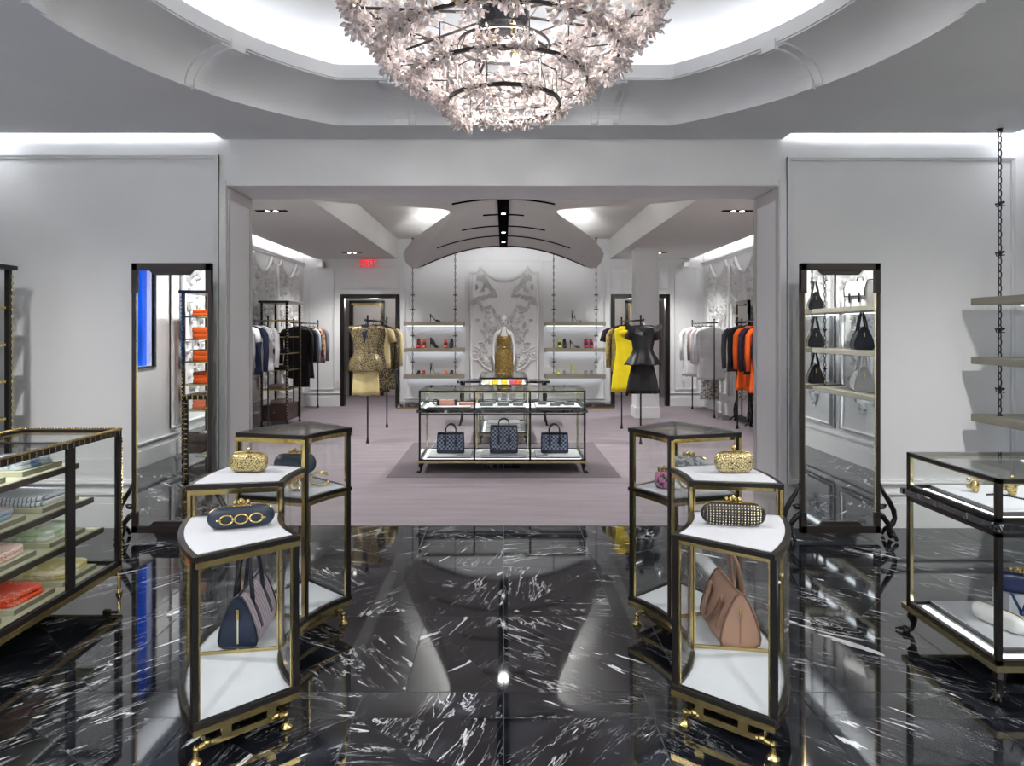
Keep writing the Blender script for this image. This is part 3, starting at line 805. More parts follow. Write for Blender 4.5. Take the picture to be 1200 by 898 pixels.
# centre vitrine
vitrine('glass_vitrine', -.014, 8.045, 1.875, .77, 'wide three-bay glass vitrine with three blue bags, centre of the carpeted room', ztop=.93, zdiv=.705, zb=.125, ndiv=3, deckm='whitedeck')
VX = [-.952+1.875*k/3 for k in range(4)]
for k, nm in enumerate(('left', 'middle', 'right')):
    board('display_board', VX[k]+.075, VX[k+1]-.045, 7.79, 8.3, .1475, .167, 'dark-edged white board in the %s bay floor of the centre vitrine' % nm, 'white boards in the centre vitrine', 'whitedeck')
    board('display_board', VX[k]+.075, VX[k+1]-.045, 7.79, 8.3, .7175, .734, 'dark-edged white board in the %s upper tray of the centre vitrine' % nm, 'white boards in the centre vitrine', 'whitedeck')
# plinth block under centre vitrine
T(MB().box(-.18, 7.9, .0, .18, 8.2, .11).build('power_box', M['marbleo'], bevel=.004), 'small black block on the carpet under the middle of the centre vitrine', 'box')
# rugs
T(MB().box(-1.28, 7.42, .0045, 1.28, 9.75, .008).build('rug', [M['rug']]), 'dark grey woven rectangle in the carpet under the centre vitrine', 'rug')
# second vitrine behind with wing tables
vitrine('narrow_vitrine', 0, 10.25, .68, 1.35, 'narrow glass vitrine holding yellow and orange items, directly behind the centre vitrine', ztop=.945, zdiv=.82, zb=.145, ndiv=1)
for y in (9.75, 10.2, 10.65):
    board('display_board', -.25, .25, y-.2, y+.2, .1675, .187, 'dark-edged white board low in the narrow vitrine, %s' % {9.75: 'nearest', 10.2: 'middle', 10.65: 'farthest'}[y], 'white boards in the narrow vitrine', 'whitedeck')
t_ = thing('side_table', (0, 11.75, 0), 'black topped table behind the narrow vitrine, ends showing either side', 'table')
MB().box(-.78, -.28, .72, .78, .28, .76).build('tabletop', M['marbleo'], t_, bevel=.004)
for sx in (-1, 1):
    for sy in (-1, 1):
        for xx in (.70,):
            b = MB(); cabriole(b, sx*xx, sy*.22, .72, sx, sy); b.build('leg', M['black'], t_, smooth=True)
# right vitrine
vitrine('glass_vitrine', 2.14+.43, 3.29, .86, .67, 'glass vitrine with a black marble ledge and white clutch, at the right edge', ztop=.957, zdiv=.757, zb=.135, ndiv=1)
board('display_board', 2.14+.10, 2.94, 2.96+.1, 3.58, .1580, .185, 'dark-edged white board on the floor of the right vitrine')
board('display_board', 2.14+.10, 2.94, 2.96+.1, 3.58, .7695, .793, 'dark-edged white board in the upper tray of the right vitrine')

# ---------------- curved corner vitrines (annular sector in plan, three stepped bays)
M['navyedge'] = mat('navy_panel', S(20, 38, 66), .3)
def curved_vitrine(cx, cyy, flip, label):
    t_ = thing('curved_vitrine', (cx, cyy, 0), label, 'display case', 'curved stepped vitrines')
    if flip: A = [radians(v) for v in (222.5, 190.5, 164, 137.5)]
    else: A = [radians(v) for v in (-40.5, -9, 16, 41.5)]
    ri, ro = .69, 1.105
    sg = -1 if flip else 1
    pt = lambda r, a, z=0: (r*cos(a), r*sin(a), z)
    arc = lambda r, a, c, n_=10: [pt(r, a+(c-a)*k/n_)[:2] for k in range(n_+1)]
    Zt = [.775, .915, 1.075]; zb = .13; p = .024
    fr = MB(); gd = MB()
    def loop(a, c, z0, z1, w_=p, mb=fr, ins=0.0):
        poly = arc(ro-w_/2-ins, a, c)+arc(ri+w_/2+ins, c, a)
        mb.sweep(poly, w_, z0, z1, closed=True)
    def post(r, a, z0, z1, mb=fr, s_=p):
        X = mb.X; mb.X = Matrix.Rotation(a, 4, 'Z'); mb.box(r-s_/2, -s_/2, z0, r+s_/2, s_/2, z1); mb.X = X
    # bays
    for k in range(3):
        loop(A[k], A[k+1], Zt[k]-.02, Zt[k])
    loop(A[2], A[3], .735, .755)
    loop(A[0], A[3], zb+.012, zb+.034)
    loop(A[0], A[3], zb-.012, zb+.012, p*1.1, gd)
    hts = [(A[0], Zt[0]), (A[1], Zt[1]), (A[2], Zt[2]), (A[3], Zt[2])]
    for a, z in hts:
        da = sg*(.014 if a == A[0] else (-.014 if a == A[3] else 0))
        for r in (ri+p/2, ro-p/2):
            post(r, a+da, zb, z-.001)
            # gold facing inside the case
            rr = r+(p*.62 if r < .8 else -p*.62); post(rr, a+da, zb+.035, z-.025, gd, p*.42)
            for s_ in (-1, 1):
                if (a == A[0] and s_*sg < 0) or (a == A[3] and s_*sg > 0): continue
                X = gd.X; gd.X = Matrix.Rotation(a+da+s_*p*.62/r, 4, 'Z'); gd.box(r-p*.3, -p*.12, zb+.035, r+p*.3, p*.12, z-.025); gd.X = X
    for k in range(3): loop(A[k]+.02, A[k+1]-.02, Zt[k]-.042, Zt[k]-.0205, .006, gd, .006)
    loop(A[2]+sg*.02, A[3]-sg*.02, .713, .7345, .006, gd, .006)
    for a in A[1:3]:
        gd.sweep([pt(ri+p, a)[:2], pt(ro-p, a)[:2]], .008, zb+.0225, zb+.037)
    fr.build('frame', M['black'], t_, bevel=.0015)
    # white panels
    def deck(a, c, z0, z1, nm, m='white', ins=p):
        poly = arc(ro-ins, a, c)+arc(ri+ins, c, a); MB().prism(poly, z0, z1).build(nm, M[m], t_)
    e = .018
    deck(A[0]+sg*e, A[1]-sg*.004, zb+.0, zb+.022, 'deck_panel'); deck(A[1]+sg*.004, A[2]-sg*.004, zb, zb+.022, 'deck_panel'); deck(A[2]+sg*.004, A[3]-sg*e, zb, zb+.022, 'deck_panel')
    deck(A[0]+sg*e, A[1]-sg*e*.6, Zt[0]-.012, Zt[0]+.001, 'low_top'); deck(A[1]+sg*e*.6, A[2]-sg*e*.6, Zt[1]-.012, Zt[1]+.001, 'middle_top')
    deck(A[2]+sg*e*.6, A[3]-sg*e, .743, .756, 'case_floor')
    deck(A[2], A[3], Zt[2], Zt[2]+.003, 'glass_top', 'topglass', .004)
    # glass sides
    def wall(a, c, r, z0, z1, nm='curved_glass'):
        b = MB(); pts = arc(r, a, c); b.sweep(pts, .004, z0, z1); b.build(nm, M['glass'], t_)
    def flat(a, z0, z1):
        b = MB(); b.sweep([pt(ri+p, a)[:2], pt(ro-p, a)[:2]], .004, z0, z1); b.build('flat_glass', M['glass'], t_)
    for r in (ri+.008, ro-.008):
        wall(A[0]+sg*.02, A[1]-sg*.02, r, zb+.035, Zt[0]-.021); wall(A[1]+sg*.02, A[2]-sg*.02, r, zb+.035, Zt[1]-.021)
        wall(A[2]+sg*.02, A[3]-sg*.02, r, zb+.035, .734); wall(A[2]+sg*.02, A[3]-sg*.02, r, .757, Zt[2]-.021)
    flat(A[0]+sg*.006, zb+.036, Zt[0]-.021); flat(A[3]-sg*.006, zb+.036, Zt[2]-.021); flat(A[1], Zt[0]+.003, Zt[1]-.021); flat(A[2], Zt[1]+.003, Zt[2]-.021)
    # brass under-rails and feet
    zr = .062
    for a in (A[0]+sg*.02, A[3]-sg*.02):
        gd.sweep([pt(ri+.05, a)[:2], pt(ro-.03, a)[:2]], .012, zr-.012, zr+.012)
        for r in (ri+.11, ro-.13):
            X = gd.X; gd.X = Matrix.Rotation(a, 4, 'Z'); gd.box(r-.018, -.006, zr, r+.018, .006, zb-.01); gd.X = X
            s_ = 1 if a < (A[0]+A[3])/2 else -1
            c0 = Vector(pt(r+.03, a+s_*.02)); gd.tube([c0+Vector((0, 0, zr+.0)), Vector(pt(r-.02, a+s_*.045, zr+.02)), Vector(pt(r-.05, a+s_*.07, zb-.012))], .005, 6)
    for r in (ri+.06, ro-.06): gd.sweep(arc(r, A[0]+sg*.06, A[3]-sg*.06, 16), .010, zr-.01, zr+.01)
    for a in (A[1], A[2]):
        for r in (ri+.06, ro-.06): gd.box(pt(r, a)[0]-.008, pt(r, a)[1]-.008, zr, pt(r, a)[0]+.008, pt(r, a)[1]+.008, zb-.01)
    gd.build('brass_frame', M['gold'], t_)
    for a in (A[0]+sg*.02, (A[1]+A[2])/2, A[3]-sg*.02):
        for r, so in ((ri+.06, -1), (ro-.03, 1)):
            b = MB(); q = lambda rr, z: pt(rr, a, z)
            rr = r
            b.tube([q(rr-so*.05, zr), q(rr-so*.015, zr), q(rr+so*.005, zr-.004), q(rr+so*.012, zr-.018), q(rr+so*.012, .02)], .0095, 8)
            b.lathe([(.0, .0), (.023, 0), (.025, .008), (.02, .014), (.012, .024), (.012, .03)], (q(rr+so*.012, 0)[0], q(rr+so*.012, 0)[1], 0), 14)
            b.ball(q(rr-so*.03, zr+.004), .016, 8); b.ball(q(rr+so*.010, zr-.006), .0135, 8)
            b.build('foot', M['gold'], t_, smooth=True, auto=True)
    return t_
curved_vitrine(-.32, 3.235, True, 'curved stepped glass vitrine with gold feet and the blue handbag, left foreground')
curved_vitrine(.165, 3.235, False, 'curved stepped glass vitrine with gold feet and the tan handbag, right foreground')

# ---------------- etagere (tall beaded shelf tower)
def studs(b, p0, p1, n_, s_=(.022, .022, .008)):
    p0, p1 = Vector(p0), Vector(p1)
    for k in range(n_):
        c = p0+(p1-p0)*((k+.5)/n_); b.cbox(c, s_)
def etagere(loc, label, w_=.42, d=.70, H=2.1, bottom=True):
    t_ = thing('shelf_tower', loc, label, 'shelf tower', 'tall gold-studded shelf towers')
    x0, x1, y0, y1 = -w_/2, w_/2, -d/2, d/2
    for x, y in ((x0, y0), (x1, y0), (x0, y1), (x1, y1)):
        b = MB(); b.cbox((x, y, H/2+.04), (.034, .034, H-.08)); po = b.build('post', M['black'], t_)
        g = MB(); sx = 1 if x > 0 else -1; sy = 1 if y > 0 else -1
        studs(g, (x+sx*.012, y+sy*.012, .14), (x+sx*.012, y+sy*.012, H-.06), 38, (.024, .024, .02))
        g.box(x-sx*.0-.019, y-.019, .12, x+.019, y+.019, .13); g.build('gold_studs', M['gold'], po)
        f = MB(); f.lathe([(.0, 0), (.022, .0), (.026, .02), (.012, .05), (.022, .085)], (x, y, 0), 10); f.build('foot', M['black'], t_, smooth=True)
    MB().box(x0-.045, y0-.045, H-.035, x1+.045, y1+.045, H).build('top', M['black'], t_, bevel=.006)
    for k, z in enumerate((.62, .94, 1.22, 1.50, 1.78)):
        b = MB(); b.box(x0+.004, y0+.004, z-.012, x1-.004, y1-.004, z); s_ = b.build('shelf', M['bronze'], t_)
        g = MB(); g.sweep(sqr(x0, x1, y0, y1), .012, z-.014, z+.004, closed=True); g.build('shelf_edge', M['gold'], s_)
    ch = MB().box(x0+.005, y0+.005, .09, x1-.005, y1-.005, .36).build('drawer_case', M['mahog'], t_, bevel=.004)
    g = MB(); g.ball((x1+.012, 0, .24), .013, 8); g.ball((0, y0-.012, .24), .013, 8); g.build('knob', M['gold'], ch)
    return t_
M['mahog'] = mat('dark_mahogany', S(54, 32, 30), .25, var=.2, scale=6)
etagere((-3.81, 11.7, .003), 'tall gold-studded shelf tower between garment rails at the left back wall')
etagere((-4.0, 4.86, 0), 'tall gold-studded shelf tower at the left picture edge', w_=.44)
etagere((-3.73, 1.75, 0), 'tall gold-studded shelf tower with orange garments, seen only in the left mirror', w_=.42, d=.66)

# ---------------- beaded scarf vitrine at the left
M['taupe'] = mat('taupe_metal', S(84, 78, 68), .4, .4)
def beaded_vitrine():
    x0, x1, y0, y1 = -2.95, -2.336, 1.6, 4.18; zt, zb = 1.0, .15
    t_ = thing('scarf_vitrine', ((x0+x1)/2, (y0+y1)/2, 0), 'long glass scarf case with gold-studded dark edges along the left side', 'display case')
    X = (x1-x0)/2; Y = (y1-y0)/2; p = .03
    b = MB(); g = MB()
    for x in (-X, X-p):
        for y in (-Y, Y-p): b.box(x, y, zb+.02, x+p, y+p, zt)
    b.sweep(sqr(-X+p/2, X-p/2, -Y+p/2, Y-p/2), p, zt-.035, zt, closed=True)
    b.sweep(sqr(-X+p/2, X-p/2, -Y+p/2, Y-p/2), p, zb+.02, zb+.05, closed=True)
    for yy in (Y-.48, Y-1.3): 
        b.box(X-.02, yy-.035, zb+.05, X-.004, yy+.035, zt-.035); b.box(-X+.004, yy-.035, zb+.05, -X+.02, yy+.035, zt-.035)
        b.box(-X+p, yy-.02, zt-.03, X-p, yy+.02, zt-.004)
    b.build('frame', M['black'], t_, bevel=.002)
    n_ = 52
    for sx in (-1, 1): 
        studs(g, (sx*(X-.004), -Y, zt-.014), (sx*(X-.004), Y, zt-.014), n_, (.012, .009, .042))
        g.tube([(sx*(X-.001), -Y, zt+.001), (sx*(X-.001), Y, zt+.001)], .006, 6)
        for k in range(n_*3): g.ball((sx*(X-.006), -Y+2*Y*(k+.5)/(n_*3), zt+.004), .0075, 5)
    for sy in (-1, 1):
        for k in range(36): g.ball((-X+2*X*(k+.5)/36, sy*(Y-.006), zt+.004), .0075, 5)
        studs(g, (-X, sy*(Y-.004), zt-.014), (X, sy*(Y-.004), zt-.014), 12, (.009, .012, .042))
        for sx in (-1, 1):
            studs(g, (sx*(X-.012), sy*(Y-.004), zb+.06), (sx*(X-.012), sy*(Y-.004), zt-.05), 16, (.034, .012, .007))
            for k in range(42): g.ball((sx*(X-.001), sy*(Y-.001), zb+.05+(zt-zb-.09)*k/42), .0075, 5)
    g.build('gold_studs', M['gold'], t_)
    MB().sweep(sqr(-X+.015, X-.015, -Y+.015, Y-.015), .036, zb-.012, zb+.02, closed=True).build('gold_base_rail', M['gold'], t_, bevel=.003)
    MB().box(-X+.03, -Y+.03, zb, X-.03, Y-.03, zb+.024).build('floor_panel', M['linen'], t_)
    for z, ye in ((.415, Y-.10), (.62, Y-.2), (.845, Y-.34)):
        s_ = MB().box(-X+.05, -Y+.05, z, X-.07, ye, z+.010).build('shelf', M['linen'], t_)
        MB().box(X-.07, -Y+.05, z-.018, X-.052, ye, z+.012).build('shelf_edge', M['taupe'], s_)
        MB().box(X-.085, -Y+.06, z-.006, X-.072, ye-.02, z-.0005).build('shelf_light', M['caselight'], s_)
        for yy in (Y-.48, Y-1.3): MB().box(-X+.02, yy-.03, z-.03, -X+.05, yy+.03, z+.01).build('bracket', M['bronze'], s_)
    for q, nm in (((X-.012, -Y+p, X-.008, Y-p), 'front_glass'), ((-X+.008, -Y+p, -X+.012, Y-p), 'back_glass'), ((-X+p, Y-.012, X-p, Y-.008), 'end_glass'), ((-X+p, -Y+.008, X-p, -Y+.012), 'end_glass')):
        MB().box(q[0], q[1], zb+.05, q[2], q[3], zt-.035).build(nm, M['glass'], t_)
    MB().box(-X+p-.002, -Y+p-.002, zt-.012, X-p+.002, Y-p+.002, zt-.008).build('glass_top', M['topglass'], t_)
    for sx in (-1, 1):
        for yy in (-Y+.02, Y-.02):
            b = MB(); x = sx*(X-.02)
            b.tube([(x-sx*.06, yy, zb-.035), (x, yy, zb-.035), (x+sx*.014, yy, zb-.05), (x+sx*.014, yy, .02)], .010, 8)
            b.lathe([(.018, 0), (.02, .012), (.01, .03)], (x+sx*.014, yy, 0), 12); b.box(x-sx*.06-.02, yy-.012, zb-.05, x-sx*.06+.02, yy+.012, zb-.01)
            b.build('leg', M['gold'], t_, smooth=True, auto=True)
M['caselight'] = emis('case_light', (.95, .98, 1, 1), 3.0)
beaded_vitrine()

# ---------------- folded scarves
def scarfmat(name, c1, c2, kind='script'):
    t = NT(name); v = t.coord('Object', (1, 1, 1))
    if kind == 'script':
        n1 = t.noise(v, 22, 2, .5, 2.2); a = t.math('ABSOLUTE', t.math('SUBTRACT', n1, .5)); f = t.ramp(a, [(0, 1.0), (.012, 1.0), (.022, 0.0)])
        m = t.ramp(t.noise(v, 7, 1), [(.50, 0.0), (.55, 1.0)]); f = t.math('MULTIPLY', f, m)
    elif kind == 'stripe':
        w_ = t.node('ShaderNodeTexWave'); w_.inputs['Scale'].default_value = 14; w_.inputs['Distortion'].default_value = .6
        t.link(v, w_.inputs[0]); f = t.ramp(w_.outputs['Fac'], [(.72, 0.0), (.80, 1.0)])
    else:
        f = t.ramp(t.noise(v, 9, 3, .5, 1.0), [(.5, 0.0), (.56, 1.0)])
    t.base(t.mix(f, c1, c2)); t.set(Roughness=.8); t.bump(t.noise(v, 120, 3), .12, .002)
    return t.m
def scarf_mb(seed, w_=.32, d=.22, h=.035):
    rnd = random.Random(seed); b = MB(); nl = 2
    for L in range(nl):
        z0 = h*L/nl; ins = rnd.uniform(0, .008)
        rl = []
        n_ = 28
        for k, (zz, e) in enumerate(((0, .006), (.25, .0), (.75, .0), (1.0, .006))):
            rl.append([])
            for q in range(n_):
                a = 2*pi*q/n_; ca, sa = cos(a), sin(a)
                px = (abs(ca)**.35)*(1 if ca > 0 else -1)*(w_/2-ins-e); py = (abs(sa)**.35)*(1 if sa > 0 else -1)*(d/2-ins-e)
                wv = .0022*sin(24*px+seed+L)+.0016*sin(py*26+L*2)
                rl[-1].append((px+.004*sin(L+seed), py+.003*cos(L*2+seed), z0+(h/nl)*zz+(wv+.004*sin(a*2+seed)*(L/nl) if zz > 0 or L > 0 else 0)))
        b.loft(rl)
    return b
SC = [ # shelf z, y centre, colours, kind, label
 (.8555, 3.63, S(222, 230, 238), S(130, 155, 195), 'pat', 'pale blue folded scarf on the top shelf of the scarf case, far end'),
 (.8555, 3.20, S(45, 42, 90), S(90, 90, 130), 'pat', 'dark navy folded scarf on the top shelf of the scarf case, near end'),
 (.6305, 3.78, S(240, 243, 246), S(140, 160, 185), 'stripe', 'white scarf with blue edging on the second shelf of the scarf case, far end'),
 (.6305, 3.34, S(150, 175, 200), S(220, 160, 110), 'pat', 'blue and orange folded scarf on the second shelf of the scarf case'),
 (.4255, 3.84, S(240, 244, 238), S(190, 212, 180), 'pat', 'white and pale green folded scarf on the third shelf of the scarf case'),
 (.4255, 3.42, S(245, 222, 212), S(220, 50, 30), 'script', 'pale pink folded scarf with red markings on the third shelf of the scarf case'),
 (.1745, 3.95, S(226, 214, 140), S(244, 240, 214), 'pat', 'cream yellow folded scarf on the floor of the scarf case, far end'),
 (.1745, 3.57, S(238, 74, 14), S(245, 205, 180), 'script', 'bright orange folded scarf with white script, on the floor of the scarf case'),
 (.1745, 3.17, S(120, 40, 80), S(160, 70, 110), 'pat', 'purple folded scarf on the floor of the scarf case, left picture edge'),
]
for i, (z, y, c1, c2, kd, lb) in enumerate(SC):
    xm = -2.645; 
    bd = thing('display_board', (xm, y, z), 'sage linen board under the ' + lb.split(' on the ')[0].split(', ')[0] + ' in the scarf case', 'display board', 'linen boards in the scarf case')
    MB().box(-.195, -.155, 0, .195, .155, .026).build('pad', M['linen'], bd, bevel=.002)
    MB().box(.1955, -.155, 0.001, .199, .155, .0255).build('edge', M['champagne'], bd)
    s_ = scarf_mb(i+1, .32, .27, .05).build('folded_scarf', scarfmat('scarf_%d' % i, c1, c2, kd), smooth=True, auto=True); s_.location = (xm+.02, y, z+.0265); s_.rotation_euler = (0, 0, random.uniform(-.12, .12))
    T(s_, lb, 'scarf', 'folded scarves in the left case')

# ---------------- chain-hung shelves
def chain(b, x, y, z0, z1, link=.052, r=.0045, wd=.013, seg=10, n=5):
    k = 0; z = z0
    while z < z1-link*.5:
        pts = []
        for q in range(seg):
            a = 2*pi*q/seg; u = cos(a)*wd; v_ = z+link/2+sin(a)*link*.58
            pts.append((x+u, y, v_) if k % 2 == 0 else (x, y+u, v_))
        b.tube(pts, r, n, closed=True); z += link; k += 1
def chain_knot(b, x, y, z, s_=1.0):
    b.ball((x, y, z), .018*s_, 6); b.ball((x+.03*s_, y, z+.006), .014*s_, 6, sc_=(1.6, 1, .7)); b.ball((x-.03*s_, y, z+.004), .012*s_, 6, sc_=(1.8, 1, .6)); b.tube([(x-.05*s_, y, z+.01), (x-.02*s_, y-.01, z-.02*s_), (x+.05*s_, y, z-.02*s_)], .004*s_, 5)
def hung_shelves(loc, rz, length, depth, zs, thick, ztop, chx, label, knots, fine=True, grp=None, chy=None):
    """local x along the shelf, local -y is the front"""
    t_ = thing('hanging_shelves', loc, label, 'shelves', grp, rz)
    for z in zs:
        s_ = MB().box(-length/2, -depth, z-thick, length/2, 0, z).build('shelf', M['champagne'], t_, bevel=.004)
        MB().box(-length/2+.04, -.10, z-thick-.008, length/2-.04, -.04, z-thick+.001).build('light_strip', M['shelflight'], s_)
    for x in chx:
        b = MB(); y = chy if chy is not None else -depth*.65
        if fine: chain(b, x, y, zs[-1]-.03, ztop-.01)
        else: chain(b, x, y, zs[-1]-.03, ztop-.01, .07, .0055, .012, 8, 4)
        for z in knots: chain_knot(b, x, y, z, 1.0 if fine else .95)
        b.lathe([(.022, 0), (.018, .02), (.03, .025)], (x, y, ztop-.026), 10)
        b.lathe([(.02, 0), (.02, .006)], (x, y, zs[-1]), 10)
        b.build('chain', M['chainm'], t_)
    return t_
# zs from top to bottom; chain starts on lowest shelf (zs[-1])
hung_shelves((XW-.09, 3.86, 0), -pi/2, 3.08, .465, (1.86, 1.395, .945), .055, ZC, (-1.40, 1.50), 'chain-hung champagne shelves on the right wall above the right vitrine', (2.58, 2.2, 1.61, 1.15), chy=-.335)
hung_shelves((XW-.09, .62, 0), -pi/2, 3.0, .465, (1.86, 1.395, .945), .055, ZC, (-1.40, 1.40), 'second run of chain-hung shelves, nearer the camera, seen in the right mirror', (2.58, 2.2, 1.61, 1.15), chy=-.335)
hung_shelves((-1.45, 14.485, 0), 0, 1.26, .30, (1.795, 1.245, .695), .085, 3.55, (-.45, .44), 'left trio of chain-hung shoe shelves on the back wall', (2.35, 2.05, 1.5, .95), False, 'shoe shelves on the back wall', chy=-.2)
hung_shelves((1.50, 14.485, 0), 0, 1.26, .30, (1.795, 1.245, .695), .085, 3.55, (-.45, .44), 'right trio of chain-hung shoe shelves on the back wall', (2.35, 2.05, 1.5, .95), False, 'shoe shelves on the back wall', chy=-.2)
# ================================================================== GOODS
def leather(name, c, rough=.42, var=.08, bump=.12): return mat(name, c, rough, var=var, scale=14, bump=bump, bscale=140)
M['navyleather'] = leather('navy_leather', S(12, 28, 56), .3)
M['navytrim'] = leather('navy_trim', S(10, 18, 38), .3)
M['tan'] = leather('tan_leather', S(156, 120, 101), .5)
M['tantrim'] = leather('tan_trim', S(138, 102, 85), .45)
M['tanpipe'] = leather('tan_piping', S(104, 74, 60), .5)
M['blackleather'] = leather('black_leather', S(26, 26, 32), .3)
M['slateleather'] = leather('slate_leather', S(34, 46, 64), .3)
M['whiteleather'] = leather('white_leather', S(225, 225, 225), .35)
def fabric(name, c, c2=None, kind='plain', scale=8, rough=.85, metal=0.0):
    t = NT(name); v = t.coord('Object', (1, 1, 1))
    if kind == 'plain': t.base(t.ramp(t.noise(v, scale, 3), [(.3, tuple(x*.85 for x in c[:3])+(1,)), (.7, c)]))
    elif kind == 'blotch': t.base(t.ramp(t.noise(v, scale, 3, .6, .8), [(.47, c), (.53, c2)]))
    elif kind == 'spots':
        w_ = t.node('ShaderNodeTexVoronoi'); w_.inputs['Scale'].default_value = scale; t.link(v, w_.inputs[0])
        t.base(t.ramp(w_.outputs['Distance'], [(.32, c2), (.40, c)]))
    elif kind == 'weave':
        w_ = t.node('ShaderNodeTexChecker'); w_.inputs['Scale'].default_value = scale; w_.inputs[1].default_value = c; w_.inputs[2].default_value = c2
        t.link(v, w_.inputs[0]); t.base(w_.outputs[0])
    elif kind == 'stripe':
        w_ = t.node('ShaderNodeTexWave'); w_.inputs['Scale'].default_value = scale; w_.inputs['Distortion'].default_value = 1.0; w_.inputs['Detail'].default_value = 1
        t.link(v, w_.inputs[0]); t.base(t.ramp(w_.outputs['Fac'], [(.35, c), (.5, c2), (.75, c)]))
    t.set(Roughness=rough, Metallic=metal); t.bump(t.noise(v, 90, 3), .25, .003)
    return t.m
M['woven'] = fabric('woven_panel', S(186, 172, 182), S(44, 50, 84), 'stripe', 5.5)
M['pierced'] = fabric('pierced_leather', S(8, 20, 46), S(122, 136, 164), 'weave', 44, .4)

GUS = [(0, 0), (.34, 0), (.47, .05), (.50, .16), (.46, .34), (.36, .58), (.22, .82), (.10, .97), (0, 1.0)]
def gusset(w_, h): 
    return [(y*w_, z*h) for y, z in GUS]+[(-y*w_, z*h) for y, z in GUS[-2:0:-1]]
def satchel(name, loc, rz, label, L=.34, w_=.17, h=.235, body=('navyleather', 'woven'), trim='navytrim', hh=.19, droop=False, flap=False, sc_=1.0, group=None, two=True):
    t_ = thing(name, loc, label, 'handbag', group, rz); t_.scale = (sc_,)*3
    G = gusset(w_, h); n_ = len(G)
    b = MB(); rl = []
    for k in range(9):
        u = k/8; x = -L/2+L*u; s_ = 1+.05*sin(pi*u); sg = .06*sin(pi*u)
        rl.append([(x, y*s_, z*(1-sg*.5)+(.0)) for y, z in G])
    b.loft(rl, mi=1, cap=False)
    b._add(rl[0], [tuple(range(n_-1, -1, -1))], 0); b._add(rl[-1], [tuple(range(n_))], 0)
    b.build('body', [M[body[0]], M[body[1]]], t_, smooth=True, auto=True)
    b = MB()
    for x in (-L/2, L/2): b.tube([(x, y*1.01, z+.002) for y, z in G], .0055, 6, closed=True)
    b.build('piping', M['tanpipe' if trim == 'tantrim' else trim], t_, smooth=True)
    for x, s_ in ((-L/2-.002, -1), (L/2+.002, 1)):
        z_ = MB(); z_.cbox((x, 0, h*.34), (.003, .007, h*.50)); z_.build('zipper', M['whitemetal'] if trim == 'navytrim' else M[trim], t_)
        z_ = MB(); z_.cbox((x+s_*.003, 0, h*.66), (.006, .013, h*.20)); z_.build('zip_pull', M['gold'], t_, bevel=.002)
    # top closure strip and studded base seams
    b = MB(); b.tube([(-L/2, 0, h+.001), (L/2, 0, h*.985)], .006, 6); b.build('top_seam', M[trim], t_)
    for s_ in (-1, 1):
        b = MB(); y0 = s_*w_*.24; zt = h*.74
        if droop and s_ > 0:
            pts = [(-L*.26, s_*w_*.34, h*.60)]+[(-L*.26+L*.52*k/10, s_*(w_*.36+.05*sin(pi*k/10)), h*.72-.02-.11*sin(pi*k/10)*.8+.05*(1-sin(pi*k/10))) for k in range(11)]+[(L*.26, s_*w_*.34, h*.60)]
        else:
            pts = [(-L*.24, y0+s_*.012, zt-.04), (-L*.24, y0, zt)]+[(-L*.24*cos(pi*k/12), y0*(1-.75*sin(pi*k/12)), zt+.02+(hh+h-zt-.02)*sin(pi*k/12)**.8) for k in range(13)]+[(L*.24, y0, zt), (L*.24, y0+s_*.012, zt-.04)]
        b.tube(pts, .0105, 8); b.build('handle', M[trim], t_, smooth=True)
        for x in (-L*.24, L*.24):
            q = MB(); ya, za, yb, zb_ = s_*w_*.30, h*.70, s_*w_*.49, h*.26
            q.loft([[(x-.016, ya*1.04, za), (x+.016, ya*1.04, za), (x+.016, ya*.98, za), (x-.016, ya*.98, za)], [(x-.020, (ya+yb)/2*1.08, (za+zb_)/2), (x+.020, (ya+yb)/2*1.08, (za+zb_)/2), (x+.020, (ya+yb)/2, (za+zb_)/2), (x-.020, (ya+yb)/2, (za+zb_)/2)], [(x-.012, yb*1.06, zb_), (x+.012, yb*1.06, zb_), (x+.012, yb, zb_), (x-.012, yb, zb_)]])
            q.build('handle_tab', M[trim], t_, bevel=.002)
    if flap:
        q = MB(); q.loft([[(x, s_*(w_*.1)+.0, h*1.0+.006), (x, w_*.40, h*.62), (x, w_*.30, h*.60), (x, 0, h*.99)] for x, s_ in ((-L*.2, 0), (0, 0), (L*.2, 0))]); q.build('flap', M[trim], t_, bevel=.003)
    return t_
M['whitemetal'] = mat('pale_zip', S(225, 222, 205), .3, .7)
satchel('handbag', (-1.225, 3.29, .1525), pi/2+.08, 'navy and striped woven handbag with tall loop handles in the left curved vitrine', L=.36)
satchel('handbag', (1.085, 3.285, .1525), pi/2-.02, 'tan leather handbag with a folded handle in the right curved vitrine', body=('tan', 'tan'), trim='tantrim', w_=.18, h=.245, hh=.14, droop=True)

